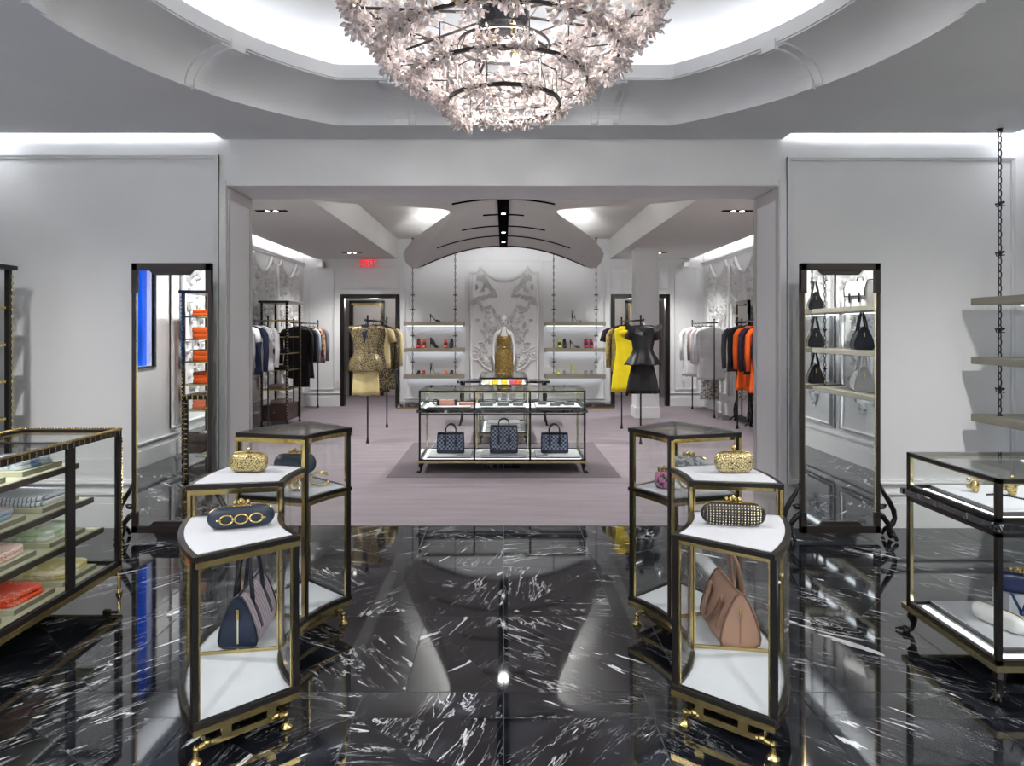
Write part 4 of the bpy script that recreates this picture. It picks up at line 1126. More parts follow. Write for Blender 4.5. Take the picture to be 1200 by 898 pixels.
def rbox_ring(w_, d, z, e=.35, n=24):
    out = []
    for q in range(n):
        a = 2*pi*q/n; ca, sa = cos(a), sin(a)
        out.append(((abs(ca)**e)*(1 if ca >= 0 else -1)*w_/2, (abs(sa)**e)*(1 if sa >= 0 else -1)*d/2, z))
    return out
def clutch(name, loc, rz, label, w_=.19, d=.06, h=.10, body='goldstud', clasp='skull', cat='clutch bag', studs_=None, group=None, rx=0.0, pw=6, chainfront=False):
    t_ = thing(name, loc, label, cat, group, rz); t_.rotation_euler = (rx, 0, rz)
    b = MB(); rl = []
    # body lofted along its length so that the ends are rounded
    n_ = 21
    for k in range(n_):
        u = sin(pi/2*(-1+2*k/(n_-1))); s_ = max(.03, (1-abs(u)**pw))**.5
        ring_ = []
        for q in range(20):
            a = 2*pi*q/20; ca, sa = cos(a), sin(a)
            ring_.append((u*w_/2, (abs(ca)**.6)*(1 if ca >= 0 else -1)*d/2*s_, h/2+(abs(sa)**.55)*(1 if sa >= 0 else -1)*h/2*s_))
        rl.append(ring_)
    b.loft(rl); b.build('body', M[body], t_, smooth=True)
    f = MB(); 
    f.tube([(u*w_/2*.97, 0, h/2+h/2*max(.03, (1-abs(u)**pw))**.5+.0015) for u in [sin(pi/2*(-1+2*k/24)) for k in range(25)]], .0035, 6)
    f.build('metal_rim', M['gold'], t_)
    if clasp:
        c = MB()
        if clasp == 'knob': c.lathe([(.010, 0), (.004, .008), (.012, .014), (.010, .024), (.003, .028)], (0, 0, h+.001), 10); c.ball((0, 0, h+.022), .009, 8)
        else:
            for k in range(4): 
                c.ball((-.027+.018*k, 0, h+.014), .009, 8, sc_=(1, 1.1, 1.2)); c.tube([(-.027+.018*k+.008*cos(2*pi*q/8), .008*sin(2*pi*q/8)-.002, h+.002) for q in range(8)], .003, 5, closed=True)
            c.ball((0, -.004, h+.022), .011, 8)
        c.build('clasp', M['gold'], t_, smooth=True)
    if studs_:
        nx, nz, mt, r = studs_; s_ = MB()
        for i in range(nx):
            for j in range(nz):
                u = -1+2*(i+.5)/nx; v_ = -1+2*(j+.5)/nz
                k = max(.03, (1-abs(u)**pw))**.5
                a = math.asin(min(1, abs(v_)*.98)**(1/.55)) if v_ else 0
                yy = (cos(a)**.6)*d/2*k; zz = h/2+(v_*.96)*h/2*k
                for sd in (-1, 1): s_.ball((u*w_/2*.96, sd*yy, zz), r, 5)
        o = s_.build('studs', M[mt], t_); 
    if chainfront:
        c = MB()
        for k in (-1, 0, 1): c.tube([(k*.058+.026*cos(2*pi*q/18), -d/2-.004, h*.48+.019*sin(2*pi*q/18)) for q in range(18)], .0042, 6, closed=True)
        for k in (-1.5, -.5, .5, 1.5): c.tube([(k*.058-.010, -d/2-.005, h*.48), (k*.058+.010, -d/2-.005, h*.48)], .005, 6)
        c.build('chain_ornament', M['gold'], t_, smooth=True)
    return t_
t = NT('gold_honeycomb'); vv = t.node('ShaderNodeTexVoronoi'); vv.feature = 'DISTANCE_TO_EDGE'; vv.inputs['Scale'].default_value = 80
t.link(t.coord('Object'), vv.inputs[0]); f = t.ramp(vv.outputs[0], [(.04, 0.0), (.09, 1.0)])
t.base(t.mix(f, S(60, 48, 26), S(222, 205, 150))); t.set(Metallic=.85, Roughness=.25); t.bump(f, .6, .004); M['goldstud'] = t.m
M['blackbody'] = mat('black_satin', S(30, 26, 28), .4); M['pearl'] = mat('pale_gold_stud', S(232, 222, 190), .2, .7)
M['greyfloral'] = fabric('grey_floral', S(92, 98, 104), S(165, 168, 170), 'blotch', 45, .5)
M['tealfloral'] = fabric('teal_floral', S(20, 62, 66), S(190, 110, 150), 'blotch', 38, .5)
clutch('gold_box_clutch', (-1.235, 3.31, .9165), -.05, 'gold lattice box clutch on the middle step of the left curved vitrine', .186, .065, .095, 'goldstud', 'knob', studs_=(14, 8, 'palegold', .0035))
clutch('navy_clutch', (-1.10, 2.865, .7765), .36, 'black pill clutch with three gold rings on the low step of the left curved vitrine', .265, .06, .09, 'slateleather', 'skull', chainfront=True)
clutch('honeycomb_clutch', (1.115, 3.30, .9165), .05, 'gold and black honeycomb clutch on the middle step of the right curved vitrine', .19, .065, .10, 'goldstud', 'knob', studs_=(15, 8, 'pearl', .003))
clutch('studded_clutch', (.975, 2.90, .7765), -.16, 'long black clutch covered in pale studs on the low step of the right curved vitrine', .265, .06, .095, 'blackbody', 'skull', studs_=(20, 8, 'pearl', .0036))
# tall bays
def stand(loc, label, sx=.16, sy=.07, h=.05):
    t_ = MB().box(-sx/2, -sy/2, 0, sx/2, sy/2, h).build('riser', M['white'], bevel=.003); t_.location = loc; return T(t_, label, 'display riser')
stand((-1.16, 3.80, .7565), 'small white riser under the black clutch in the left curved vitrine')
clutch('black_clutch', (-1.16, 3.80, .807), .1, 'black clutch with a gold knuckle clasp in the tall bay of the left curved vitrine', .23, .055, .11, 'slateleather', 'skull')
def skull_brooch(loc, label, s_=1.0, m='gold'):
    b = MB(); b.ball((0, 0, .022), .018, 10, sc_=(.9, .8, 1.1)); b.ball((0, -.004, .008), .011, 8)
    for k in range(5): b.ball((.022*cos(k*1.25), .006, .03+.02*sin(k*1.25)), .008, 6)
    o = b.build('ornament', M[m], smooth=True); o.location = loc; o.scale = (s_,)*3; T(o, label, 'jewellery'); return o
skull_brooch((-1.13, 3.70, .7565), 'small rose gold skull ornament in the left curved vitrine', 1.3)
def cuff(loc, label, rz=0.0, r=.045, m='gold', tilt=.9, name='cuff_bracelet'):
    b = MB(); b.tube([(r*cos(a), r*sin(a)*.8, 0) for a in [radians(40+280*k/20) for k in range(21)]], .006, 8, flat=1.0)
    b.ball((r*cos(radians(40)), r*.8*sin(radians(40)), 0), .011, 8); b.ball((r*cos(radians(320)), r*.8*sin(radians(320)), 0), .011, 8)
    o = b.build(name, M[m], smooth=True); o.location = loc; o.rotation_euler = (tilt, 0, rz); T(o, label, 'bracelet'); return o
cuff((-1.0, 3.72, .795), 'gold open cuff bracelet in the tall bay of the left curved vitrine', .5, .05)
cuff((-1.10, 3.62, .788), 'slanted gold bangle beside the black clutch in the left curved vitrine', -.6, .045)
stand((1.04, 3.83, .7565), 'small white riser under the grey clutch in the right curved vitrine', .16, .07, .04)
clutch('grey_clutch', (1.04, 3.83, .797), -.2, 'grey floral clutch with a gold clasp in the tall bay of the right curved vitrine', .21, .06, .10, 'greyfloral', 'skull')
clutch('floral_pouch', (.862, 3.66, .7565), -.3, 'small teal and pink floral box clutch in the right curved vitrine', .10, .06, .09, 'tealfloral', 'skull')
cuff((.965, 3.66, .785), 'gold and brown chain bracelet in the tall bay of the right curved vitrine', .9, .042)
# ---- centre vitrine bags
def tote(loc, label, w_=.27, h=.205, d=.13, tall=False, rz=0.0):
    t_ = thing('blue_tote', loc, label, 'handbag', 'blue pierced handbags in the centre vitrine', rz)
    b = MB()
    rl = [rbox_ring(w_*k1, d*k2, z, .3, 28) for z, k1, k2 in ((0, .96, .96), (h*.06, 1.0, 1.0), (h*.5, 1.0, .98), (h*.9, .98, .7), (h, .97, .55))]
    b.loft(rl); b.build('body', M['pierced'], t_, smooth=True, auto=True)
    b = MB(); 
    b.loft([rbox_ring(w_*1.012, d*1.012, 0.0, .3, 28), rbox_ring(w_*1.02, d*1.02, h*.16, .3, 28)], cap=True)
    b.build('base_panel', M['navyleather'], t_, smooth=True, auto=True)
    for s_ in (-1, 1): q = MB(); q.tube([(s_*w_/2, -d*.4, .01), (s_*w_/2*1.0, -d*.36, h*.5), (s_*w_/2*.97, -d*.2, h)], .008, 6); q.build('side_trim', M['navyleather'], t_, smooth=True)
    q = MB(); q.box(-w_*.49, -d*.34, h-.02, w_*.49, d*.34, h+.004); q.build('top_band', M['navytrim'], t_, bevel=.004)
    for s_ in (-1, 1):
        q = MB(); r = .062
        pts = [(-r, s_*d*.44, h*.62)]+[(-r*cos(pi*k/12), s_*d*.38*(1-.2*sin(pi*k/12)), h+.005+(.095 if not tall else .075)*sin(pi*k/12)**.8) for k in range(13)]+[(r, s_*d*.44, h*.62)]
        q.tube(pts, .0065, 6); q.build('handle', M['navytrim'], t_, smooth=True)
        for x in (-r, r): q = MB(); q.lathe([(.0, -.004), (.016, -.002), (.016, .004)], (0, 0, 0), 10); q = MB(); q.loft([[(x-.012, s_*(d*.5+.004), h*.68), (x+.012, s_*(d*.5+.004), h*.68), (x+.012, s_*d*.45, h*.68), (x-.012, s_*d*.45, h*.68)], [(x-.017, s_*(d*.5+.008), h*.45), (x+.017, s_*(d*.5+.008), h*.45), (x+.017, s_*d*.48, h*.45), (x-.017, s_*d*.48, h*.45)], [(x-.008, s_*(d*.5+.006), h*.32), (x+.008, s_*(d*.5+.006), h*.32), (x+.008, s_*d*.48, h*.32), (x-.008, s_*d*.48, h*.32)]]); q.build('handle_tab', M['navytrim'], t_)
    return t_
tote((-.62, 8.05, .1675), 'blue pierced leather bag in the left bay of the centre vitrine', .31, .235)
tote((.005, 8.05, .1675), 'taller blue pierced leather bag in the middle bay of the centre vitrine', .315, .32, .14, True)
tote((.60, 8.05, .1675), 'blue pierced leather bag in the right bay of the centre vitrine', .31, .235)
# upper tray goods of the centre vitrine
M['peach'] = leather('peach_leather', S(214, 158, 140), .5); M['greymetal'] = mat('grey_pattern', S(120, 122, 128), .4, .3, var=.35, scale=60)
def wallet(loc, label, w_, d, h, m, rz=0.0, group=None, ends=None):
    t_ = thing('wallet', loc, label, 'small leather goods', group, rz)
    MB().loft([rbox_ring(w_*k, d*k, z, .25, 24) for k, z in ((.97, 0), (1, h*.3), (1, h*.7), (.97, h))]).build('body', M[m], t_, smooth=True, auto=True)
    q = MB(); q.lathe([(.008, 0), (.006, .006)], (0, 0, h-.001), 8); q.build('stud', M['gold'], t_)
    if ends:
        for s_ in (-1, 1): q = MB(); q.loft([rbox_ring(w_*.16, d*1.03, z, .3, 16) for z in (-.0, h*1.05)]); q.X = Matrix.Identity(4); o = q.build('end_cap', M[ends], t_); o.location = (s_*w_*.46, 0, 0)
    return t_
wallet((-.66, 7.98, .7345), 'peach clutch with dark ends in the left upper tray of the centre vitrine', .22, .12, .06, 'peach', .1, ends='blackleather')
wallet((-.42, 8.0, .7345), 'long flat peach wallet in the left upper tray of the centre vitrine', .20, .10, .03, 'peach', 0)
b = MB(); b.tube([(.03*cos(2*pi*k/16), 0, .03+.03*sin(2*pi*k/16)) for k in range(16)], .007, 6, closed=True); o = b.build('bangle', M['blackleather'], smooth=True); o.location = (-.80, 8.05, .7342); T(o, 'black bangle standing at the left end of the centre vitrine tray', 'bracelet')
names = [(-.20, 7.93, .16, 'near left'), (0.0, 7.93, .13, 'near middle'), (.17, 7.95, .12, 'near right'), (-.16, 8.15, .14, 'far left'), (.03, 8.15, .16, 'far middle'), (.20, 8.16, .10, 'far right')]
for x, y, w_, nm in names: wallet((x, y, .7345), 'small grey patterned wallet, %s of the middle upper tray' % nm, w_, .09, .035, 'greymetal', random.uniform(-.1, .1), 'grey wallets in the middle tray')
for x, y, w_, nm in ((.46, 8.05, .10, 'leftmost of'), (.60, 7.92, .12, 'near left of'), (.68, 8.08, .14, 'far middle of'), (.77, 7.98, .12, 'rightmost of')): wallet((x, y, .7345), 'small dark grey card case, %s the right upper tray' % nm, w_, .08, .03, 'greymetal', random.uniform(-.15, .15), 'grey card cases in the right tray')
# narrow vitrine colours
M['yellow'] = leather('yellow_leather', S(240, 214, 30), .4); M['orangel'] = leather('orange_leather', S(240, 110, 40), .4); M['pinkl'] = leather('pink_leather', S(226, 90, 120), .4); M['creaml'] = leather('cream_leather', S(224, 216, 190), .4)
for x, y, m, lb in ((-.24, 9.75, 'creaml', 'cream purse at the left of the narrow vitrine top tray'), (-.12, 9.74, 'yellow', 'yellow purse left of centre in the narrow vitrine'), (.01, 9.74, 'yellow', 'larger yellow purse in the middle of the narrow vitrine'), (.13, 9.75, 'pinkl', 'pink purse right of centre in the narrow vitrine'), (.22, 9.75, 'orangel', 'orange purse at the right of the narrow vitrine')):
    clutch('purse', (x, y, .833), 0, lb, .095, .06, .07, m, 'knob', group='bright purses in the narrow vitrine')
# right vitrine goods
clutch('white_clutch', (2.375, 3.27, .186), radians(-74), 'long white clutch lying on the board of the right vitrine', .27, .07, .085, 'whiteleather', None)
st_ = MB().box(-.11, -.06, 0, .11, .06, .11).build('riser', M['white'], bevel=.003); st_.location = (2.60, 3.42, .186); T(st_, 'white riser under the royal blue clutch in the right vitrine', 'display riser')
M['royal'] = leather('royal_blue', S(14, 38, 86), .25)
clutch('blue_clutch', (2.56, 3.40, .297), -.45, 'royal blue clutch with a gold clasp on a riser at the right edge', .20, .065, .10, 'royal', 'skull')
b = MB()
b.tube([(0, 0, .0), (-.02, .01, .05), (-.05, .0, .10)], .006, 6); b.tube([(0, 0, 0), (.02, 0, .05), (.06, .01, .09)], .006, 6); b.ball((0, 0, 0), .012, 6)
o = b.build('tassel', M['royal'], smooth=True); o.location = (2.43, 3.20, .275); T(o, 'blue and white tassel ribbon on the white clutch in the right vitrine', 'tassel')
skull_brooch((2.36, 3.42, .7935), 'gold flower brooch at the left of the right vitrine tray', 1.4)
skull_brooch((2.50, 3.36, .7935), 'gold skull ornament in the middle of the right vitrine tray', 1.7)
b = MB()
for k in range(26):
    a = k*.24; b.ball((.05*k/6-.1, .03*sin(a), .004), .0055, 5)
o = b.build('necklace', M['chainm'], smooth=True); o.location = (2.46, 3.30, .7935); o.rotation_euler = (0, 0, -.5); T(o, 'dark chain necklace lying on the right vitrine tray', 'necklace')
b = MB()
for k in range(9):
    a = -.5+k*.13; b.tube([(-.06, 0, .01), (0+.01*k, .02*(k-4)*.3, .03+.004*k), (.13*cos(a), .02*(k-4)*.5, .02+.13*sin(a)*.35+.02)], [.012, .012, .003], 5, flat=.4)
M['copper'] = mat('copper_feather', S(150, 100, 72), .3, .8); o = b.build('feather_cuff', M['copper'], smooth=True); o.location = (2.55, 3.18, .7935); T(o, 'copper feather cuff in the right vitrine tray at the picture edge', 'bracelet')

# ---- bags on the right wall shelves (seen in the mirror)
def shelfbag(y, z, lb, body, trim, sc_=1.0, rz=.35, two=True, flap=False):
    return satchel('handbag', (3.94, y, z+.001), rz+pi/2, lb, .34, .19, .25, body=(body, body), trim=trim, hh=.15, sc_=sc_, group='handbags on the wall shelves', flap=flap)
t_ = thing('backpack', (3.92, 2.98, 1.861), 'white and black flap backpack on the top wall shelf, seen in the right mirror', 'handbag', None, -pi/2-.4)
b = MB(); b.loft([rbox_ring(.28*k, .15*k2, z, .4, 24) for k, k2, z in ((.9, .9, 0), (1, 1, .04), (1, .95, .2), (.92, .7, .28))]); b.build('body', M['whiteleather'], t_, smooth=True, auto=True)
b = MB(); b.loft([[(x, -.085, .12), (x, -.09, .2), (x, -.06, .285), (x, .04, .295), (x, .03, .287), (x, -.055, .277), (x, -.08, .2), (x, -.078, .12)] for x in (-.13, -.06, .06, .13)]); b.build('flap', M['whiteleather'], t_, bevel=.003)
b = MB(); b.tube([(-.13, -.09, .12), (.13, -.09, .12)], .006, 6); b.tube([(.13, -.09, .12), (.135, -.09, .2), (.135, -.05, .29), (.135, .04, .3)], .006, 6); b.tube([(-.13, -.09, .12), (-.135, -.09, .2), (-.135, -.05, .29), (-.135, .04, .3)], .006, 6); b.tube([(-.04, .0, .29), (-.03, 0, .33), (.03, 0, .33), (.04, 0, .29)], .007, 6)
for x in (-.06, .06): b.cbox((x, -.092, .10), (.02, .006, .1))
b.build('black_strap', M['blackleather'], t_, smooth=True, auto=True)
shelfbag(2.98, 1.395, 'dark navy satchel on the middle wall shelf, seen in the right mirror', 'slateleather', 'blackleather')
shelfbag(2.98, .945, 'white satchel with folded flap on the lowest wall shelf, seen in the right mirror', 'whiteleather', 'whiteleather', 1.08, flap=True)
shelfbag(1.85, 1.86, 'black satchel on the top shelf of the second shelf run, seen at the mirror edge', 'blackleather', 'blackleather', .9)
shelfbag(1.85, 1.395, 'black satchel on the middle shelf of the second shelf run, seen at the mirror edge', 'blackleather', 'blackleather', .95)
shelfbag(1.85, .945, 'black satchel on the lowest shelf of the second shelf run, seen at the mirror edge', 'blackleather', 'blackleather', .95)

# ---- shoes
def shoe(loc, rz, label, m, kind='pump', group=None, sc_=1.0):
    """toe towards +x"""
    t_ = thing('high_heel_shoe' if kind != 'flat' else 'flat_shoe', loc, label, 'shoe', group, rz); t_.scale = (sc_,)*3
    hh = .115 if kind != 'flat' else .02
    L = .22; N = 12
    def sole(u): # u 0 heel .. 1 toe : x, z
        x = -L/2+L*u; z = hh*(.5+.5*cos(pi*min(1, u/.68))) if u < .68 else 0
        return x, z
    wv = lambda u: .026+.012*sin(pi*min(1, u*1.05))**.8 if u < .95 else .014
    b = MB(); b.loft([[(x, -w_, z), (x, w_, z), (x, w_, z+.005), (x, -w_, z+.005)] for (x, z), w_ in [(sole(k/N), wv(k/N)*(1 if k < N else .4)) for k in range(N+1)]])
    b.build('sole', M['blackleather'] if kind != 'sandal' else M[m], t_)
    if kind != 'flat':
        b = MB(); b.tube([(-L/2+.012, 0, hh), (-L/2+.012, 0, hh*.5), (-L/2+.008, 0, .002)], [.017, .008, .006], 6); b.build('heel', M[m], t_)
    if kind in ('pump', 'flat', 'boot'):
        rl = []
        for k in range(N+1):
            u = k/N; x, z = sole(u); w_ = wv(u)*(1 if k < N else .5)
            if kind == 'boot': top = .07 if u > .75 else (.16 if u < .5 else .16-.09*(u-.5)/.25); top = .035 if u > .9 else top
            else: top = .055 if u < .15 else (.028 if u < .55 else .042); top = .024 if u > .9 else top
            if kind == 'flat': top *= .8
            rl.append([(x, -w_, z+.004), (x, w_, z+.004), (x, w_*.82, z+top*.8), (x, w_*.3, z+top), (x, -w_*.3, z+top), (x, -w_*.82, z+top*.8)])
        b = MB()
        if kind == 'boot': b.loft(rl)
        else: b.loft(rl[:3]); b.loft(rl[7:]); b.loft([[r[0], (r[0][0], r[0][1]*.93, r[0][2]), (r[5][0], r[5][1]*.96, r[5][2]), r[5]] for r in rl[2:8]]); b.loft([[r[1], (r[1][0], r[1][1]*.93, r[1][2]), (r[2][0], r[2][1]*.96, r[2][2]), r[2]] for r in rl[2:8]])
        b.build('upper', M[m], t_, smooth=True, auto=True)
    else:
        b = MB()
        for u, top in ((.85, .03), (.70, .04), (.3, .07), (.12, .10), (.1, .14)):
            x, z = sole(u); w_ = wv(u)
            b.tube([(x, -w_, z+.003), (x+.01, -w_*.9, z+top*.7), (x+.012, 0, z+top), (x+.01, w_*.9, z+top*.7), (x, w_, z+.003)], .0045, 5)
        x, z = sole(.05); b.tube([(x, -.02, z), (x-.004, -.02, z+.13)], .0045, 5); b.tube([(x, .02, z), (x-.004, .02, z+.13)], .0045, 5)
        b.build('straps', M[m], t_)
    return t_
M['shoered'] = leather('shoe_red', S(190, 30, 34)); M['shoeorange'] = leather('shoe_orange', S(226, 96, 50)); M['shoecrimson'] = leather('shoe_crimson', S(192, 28, 84)); M['shoeyellow'] = leather('shoe_yellow', S(206, 205, 70)); M['shoegrey'] = leather('shoe_grey', S(120, 124, 128)); M['shoeblack'] = leather('shoe_black', S(20, 20, 24))
X14 = lambda px: (px-590)/800*14.28
SH = [(510, 1.795, 'shoeblack', 'pump', 0, 'black stiletto pump alone on the top shelf, left of the mannequin'),
 (490, 1.245, 'shoered', 'pump', 1, 'red pump leftmost on the left middle shoe shelf'), (497, 1.245, 'shoeorange', 'pump', 1, 'orange pump second from left on the left middle shoe shelf'),
 (509, 1.245, 'shoeblack', 'boot', 0, 'black ankle bootie in the middle of the left middle shoe shelf'), (522, 1.245, 'shoeorange', 'pump', 1, 'orange pump second from right on the left middle shoe shelf'), (529, 1.245, 'shoeblack', 'pump', 1, 'black pump rightmost on the left middle shoe shelf'),
 (490, .695, 'shoeblack', 'flat', 1, 'dark flat shoe leftmost on the left bottom shoe shelf'), (496, .695, 'shoered', 'flat', 1, 'red flat shoe second on the left bottom shoe shelf'), (510, .695, 'shoeblack', 'sandal', 0, 'black strappy heeled sandal on the left bottom shoe shelf'), (522, .695, 'shoeorange', 'flat', 1, 'coral flat shoe right of the black sandal, left bottom shelf'), (529, .695, 'shoeblack', 'flat', 1, 'black flat shoe rightmost on the left bottom shoe shelf'),
 (676, 1.795, 'shoeblack', 'sandal', 0, 'tall strappy black sandal alone on the top shelf, right of the mannequin'),
 (656, 1.245, 'shoeyellow', 'pump', 1, 'yellow pump leftmost on the right middle shoe shelf'), (662, 1.245, 'navytrim', 'pump', 1, 'navy pump second on the right middle shoe shelf'), (674, 1.245, 'shoeblack', 'pump', 0, 'black stiletto pump in the middle of the right middle shoe shelf'), (687, 1.245, 'shoecrimson', 'pump', 1, 'crimson pump second from right on the right middle shoe shelf'), (693.5, 1.245, 'shoecrimson', 'pump', 1, 'crimson pump rightmost on the right middle shoe shelf'),
 (655, .695, 'shoeyellow', 'flat', 1, 'yellow flat shoe leftmost on the right bottom shoe shelf'), (662, .695, 'shoegrey', 'flat', 1, 'grey flat shoe second on the right bottom shoe shelf'), (675, .695, 'shoeyellow', 'sandal', 0, 'yellow heeled sandal on the right bottom shoe shelf'), (687, .695, 'shoegrey', 'flat', 1, 'grey flat shoe second from right on the right bottom shoe shelf'), (694, .695, 'shoegrey', 'flat', 1, 'grey flat shoe rightmost on the right bottom shoe shelf')]
for px, z, m, kd, fwd, lb in SH:
    shoe((X14(px), 14.30, z+.001), (-pi/2 if fwd else 0) if kd != 'flat' else -pi/2, lb, m, kd, 'shoes on the back wall shelves', (.82 if kd == 'boot' else 1.0) if not fwd else 1.15)

# ---- plaster relief panels
def relief_panel(loc, rz, w_, z0, z1, label, seed, group, volutes=False):
    rnd = random.Random(seed)
    t_ = thing('relief_panel', loc, label, 'wall relief', group, rz)
    H = z1-z0; hw = w_/2
    # outline top: corners, peaks, central dip
    top = []
    for k in range(0, 41):
        u = k/40; x = hw*u
        if u < .70: zt = -.27*(1-(u/.70)**2.3)
        elif u < .86: zt = -.115*(1-cos((u-.70)/.16*pi))/2
        else: zt = -.115
        top.append((x, z1+zt))
    lft = [(-x, z) for x, z in top[::-1]]
    outline = [(-hw, z0)]+lft[:-1]+top+[(hw, z0)]
    # slab
    b = MB(); n_ = len(lft[:-1]+top); T_ = lft[:-1]+top
    rl = [[(x, -.02, z0), (x, -.02, z), (x, 0, z), (x, 0, z0)] for x, z in T_]
    b.loft(rl); b.build('panel', M['relief'], t_)
    e = MB(); e.tube([(x, -.035, z) for x, z in outline], .03, 8, closed=True); e.tube([(x*.955, -.024, z0+(z-z0)*.975) for x, z in outline], .008, 5, closed=True)
    e.build('moulded_edge', M['relief'], t_, smooth=True)
    o = MB()
    def leaf(x, z, a, L, wd):
        L *= 1.25; wd *= 1.5
        d = Vector((cos(a), 0, sin(a))); s_ = Vector((-sin(a), 0, cos(a))); up = Vector((0, -1, 0))
        for sg in (-1, 1):
            rl = []
            for k in range(6):
                u = k/5; ww = wd*sin(pi*min(.98, u*.92+.06)); c = Vector((x, -.022, z))+d*L*u
                rl.append([tuple(c), tuple(c+s_*ww*sg*.55+up*(.03+.4*wd)*sin(pi*u)*1.3), tuple(c+s_*ww*sg+up*.006), tuple(c+s_*ww*sg*.6-up*.004)])
            o.loft(rl)
    def scroll(x, z, a, r0, turns, dirn):
        pts = []; rr = []
        for k in range(18):
            u = k/17; r = r0*(1-u)**.8; th = a+dirn*turns*2*pi*u
            pts.append((x+r*cos(th), -.038-.016*u, z+r*sin(th))); rr.append(.016*(1-u)+.007)
        o.tube(pts, rr, 5); o.ball((x, -.04, z), .016, 6)
        for k in range(2): leaf(pts[k*3][0], pts[k*3][2], a+dirn*(pi/2)+rnd.uniform(-.8, .8), r0*.9, r0*.25)
    for sg in (-1, 1):
        mx = lambda x: sg*x; ma = lambda a: a if sg > 0 else pi-a
        R2 = random.Random(seed)
        # feather cluster in the lobe under each peak
        for k in range(46):
            u = R2.random(); v_ = R2.random()
            x = hw*(.22+.62*u); z = z1-.16-.62*v_*(.6+.4*u)-.16*(1-u)
            leaf(mx(x), z, ma(R2.uniform(.5, 1.9)), R2.uniform(.05, .11), R2.uniform(.012, .028))
        # lobe border sweeping down to the centre
        pts = [(mx(hw*(.93-.85*k/14)), -.03, z1-.72-.28*(k/14)**1.5+.06*sin(k*.9)) for k in range(15)]
        o.tube(pts, [.018-.0006*k for k in range(15)], 5)
        for k in range(14): leaf(pts[k][0], pts[k][2], ma(-1.2+R2.uniform(-.5, .5)), R2.uniform(.06, .13), .025)
        # scrolls and sprays
        for k in range(15):
            z = z1-1.0-(H-1.2)*(k/15); x = hw*(.12+.55*R2.random()*(1-.3*(k/15)))
            scroll(mx(x), z, ma(R2.uniform(0, 3)), R2.uniform(.04, .085), 1.3, sg*(1 if R2.random() < .5 else -1))
        for k in range(34):
            z = z1-.9-(H-1.05)*R2.random(); x = hw*(.05+.72*R2.random())
            leaf(mx(x), z, ma(R2.uniform(-.4, 2.2)), R2.uniform(.06, .14), R2.uniform(.012, .03))
        # long stems from the centre bottom
        for q in range(4):
            pts = [(mx(.02+hw*(.15+.17*q)*sin(k/12*pi*.55)), -.03-.006*sin(k), z0+.35+(H*.62)*(k/12)**(.7+.25*q)) for k in range(13)]
            o.tube(pts, [.012-.0006*k for k in range(13)], 5)
        if volutes:
            vx, vz = hw*.88, z0+.95
            pts = []; rr = []
            for k in range(40):
                u = k/39; r = .135*(1-u)+.02; th = pi/2+2*pi*2.1*u
                pts.append((mx(vx+r*cos(th)), -.045, vz+r*sin(th))); rr.append(.02*(1-u*.5))
            o.tube(pts, rr, 6); o.ball((mx(vx), -.05, vz), .03, 8)
            pts = [(mx(hw*(.78-.40*k/10)), -.05, vz-.12-.22*sin(k/10*pi/2)+.0*k) for k in range(11)]; o.tube(pts, .024, 6)
            pts = [(mx(hw*(.98-.75*k/12)), -.05, z0+.30+.30*(k/12)**2) for k in range(13)]; o.tube(pts, .026, 6)
    o.build('ornament', M['relief'], t_, smooth=True, auto=True)
    return t_
relief_panel((.02, 14.495, 0), 0, 1.42, .16, 2.95, 'large white baroque plaster relief on the back wall behind the mannequin', 3, None, True)
side = []
for y in (7.3, 8.95, 10.4, 11.95, 13.4):
    side.append(y)
nm_ = {7.3: 'nearest the opening', 8.95: 'second from the opening', 10.4: 'beside the near garment rail', 11.95: 'behind the shelf tower', 13.4: 'nearest the back corner'}
nr_ = {7.3: 'nearest the opening', 8.95: 'second from the opening', 10.4: 'beside the orange garments', 11.95: 'behind the standing mirror', 13.4: 'nearest the back corner'}
pl = relief_panel((-XW+.003, 13.4, 0), pi/2, 1.3, .40, 2.93, 'white plaster relief panel on the left back room wall, '+nm_[13.4], 5, 'plaster relief panels on the back room walls')
for y in side[:-1]: copy_tree(pl, (-XW+.003, y, 0), pi/2, 'white plaster relief panel on the left back room wall, '+nm_[y])
for y in side: copy_tree(pl, (XW-.003, y, 0), -pi/2, 'white plaster relief panel on the right back room wall, '+nr_[y])
for y, nm in ((1.05, 'beside the second shelf run'), (2.65, 'behind the handbag shelves'), (4.25, 'nearest the dividing wall')): copy_tree(pl, (XW-.003, y, 0), -pi/2, 'white plaster relief panel on the right front room wall, '+nm, 'plaster relief panels in the front room')
copy_tree(pl, (-XW+.003, .85, 0), pi/2, 'white plaster relief panel on the left wall beyond the blue window, seen in the mirror', 'plaster relief panels in the front room')

# ---- exit sign, outlets, ceiling boxes
M['exitred'] = emis('exit_red', (1, .0, .02, 1), .55); 
t_ = thing('exit_sign', (-2.84, 14.38, 3.04), 'small red EXIT sign above the left doorway', 'sign'); t_.scale = (1.12, 1, 1.2)
MB().box(-.17, -.008, -.09, .17, .008, .075).build('plate', M['topglass'], t_); MB().box(-.17, -.03, .075, .17, .03, .088).build('mount', M['whitemetal'], t_)
EX = {'E': [(0,0,.012,.1), (0,0,.05,.014), (0,.043,.042,.057), (0,.086,.05,.1)], 'I': [(.012,0,.028,.1)], 'T': [(0,.086,.056,.1), (.02,0,.036,.086)]}
b = MB()
def lt(x0, rects):
    for a, c, d, e in rects: b.box(x0+a, -.022, -.07+c*1.15, x0+d, -.013, -.07+e*1.15)
lt(-.145, [(0,0,.018,.1), (.018,0,.06,.018), (.018,.041,.05,.059), (.018,.082,.06,.1)])
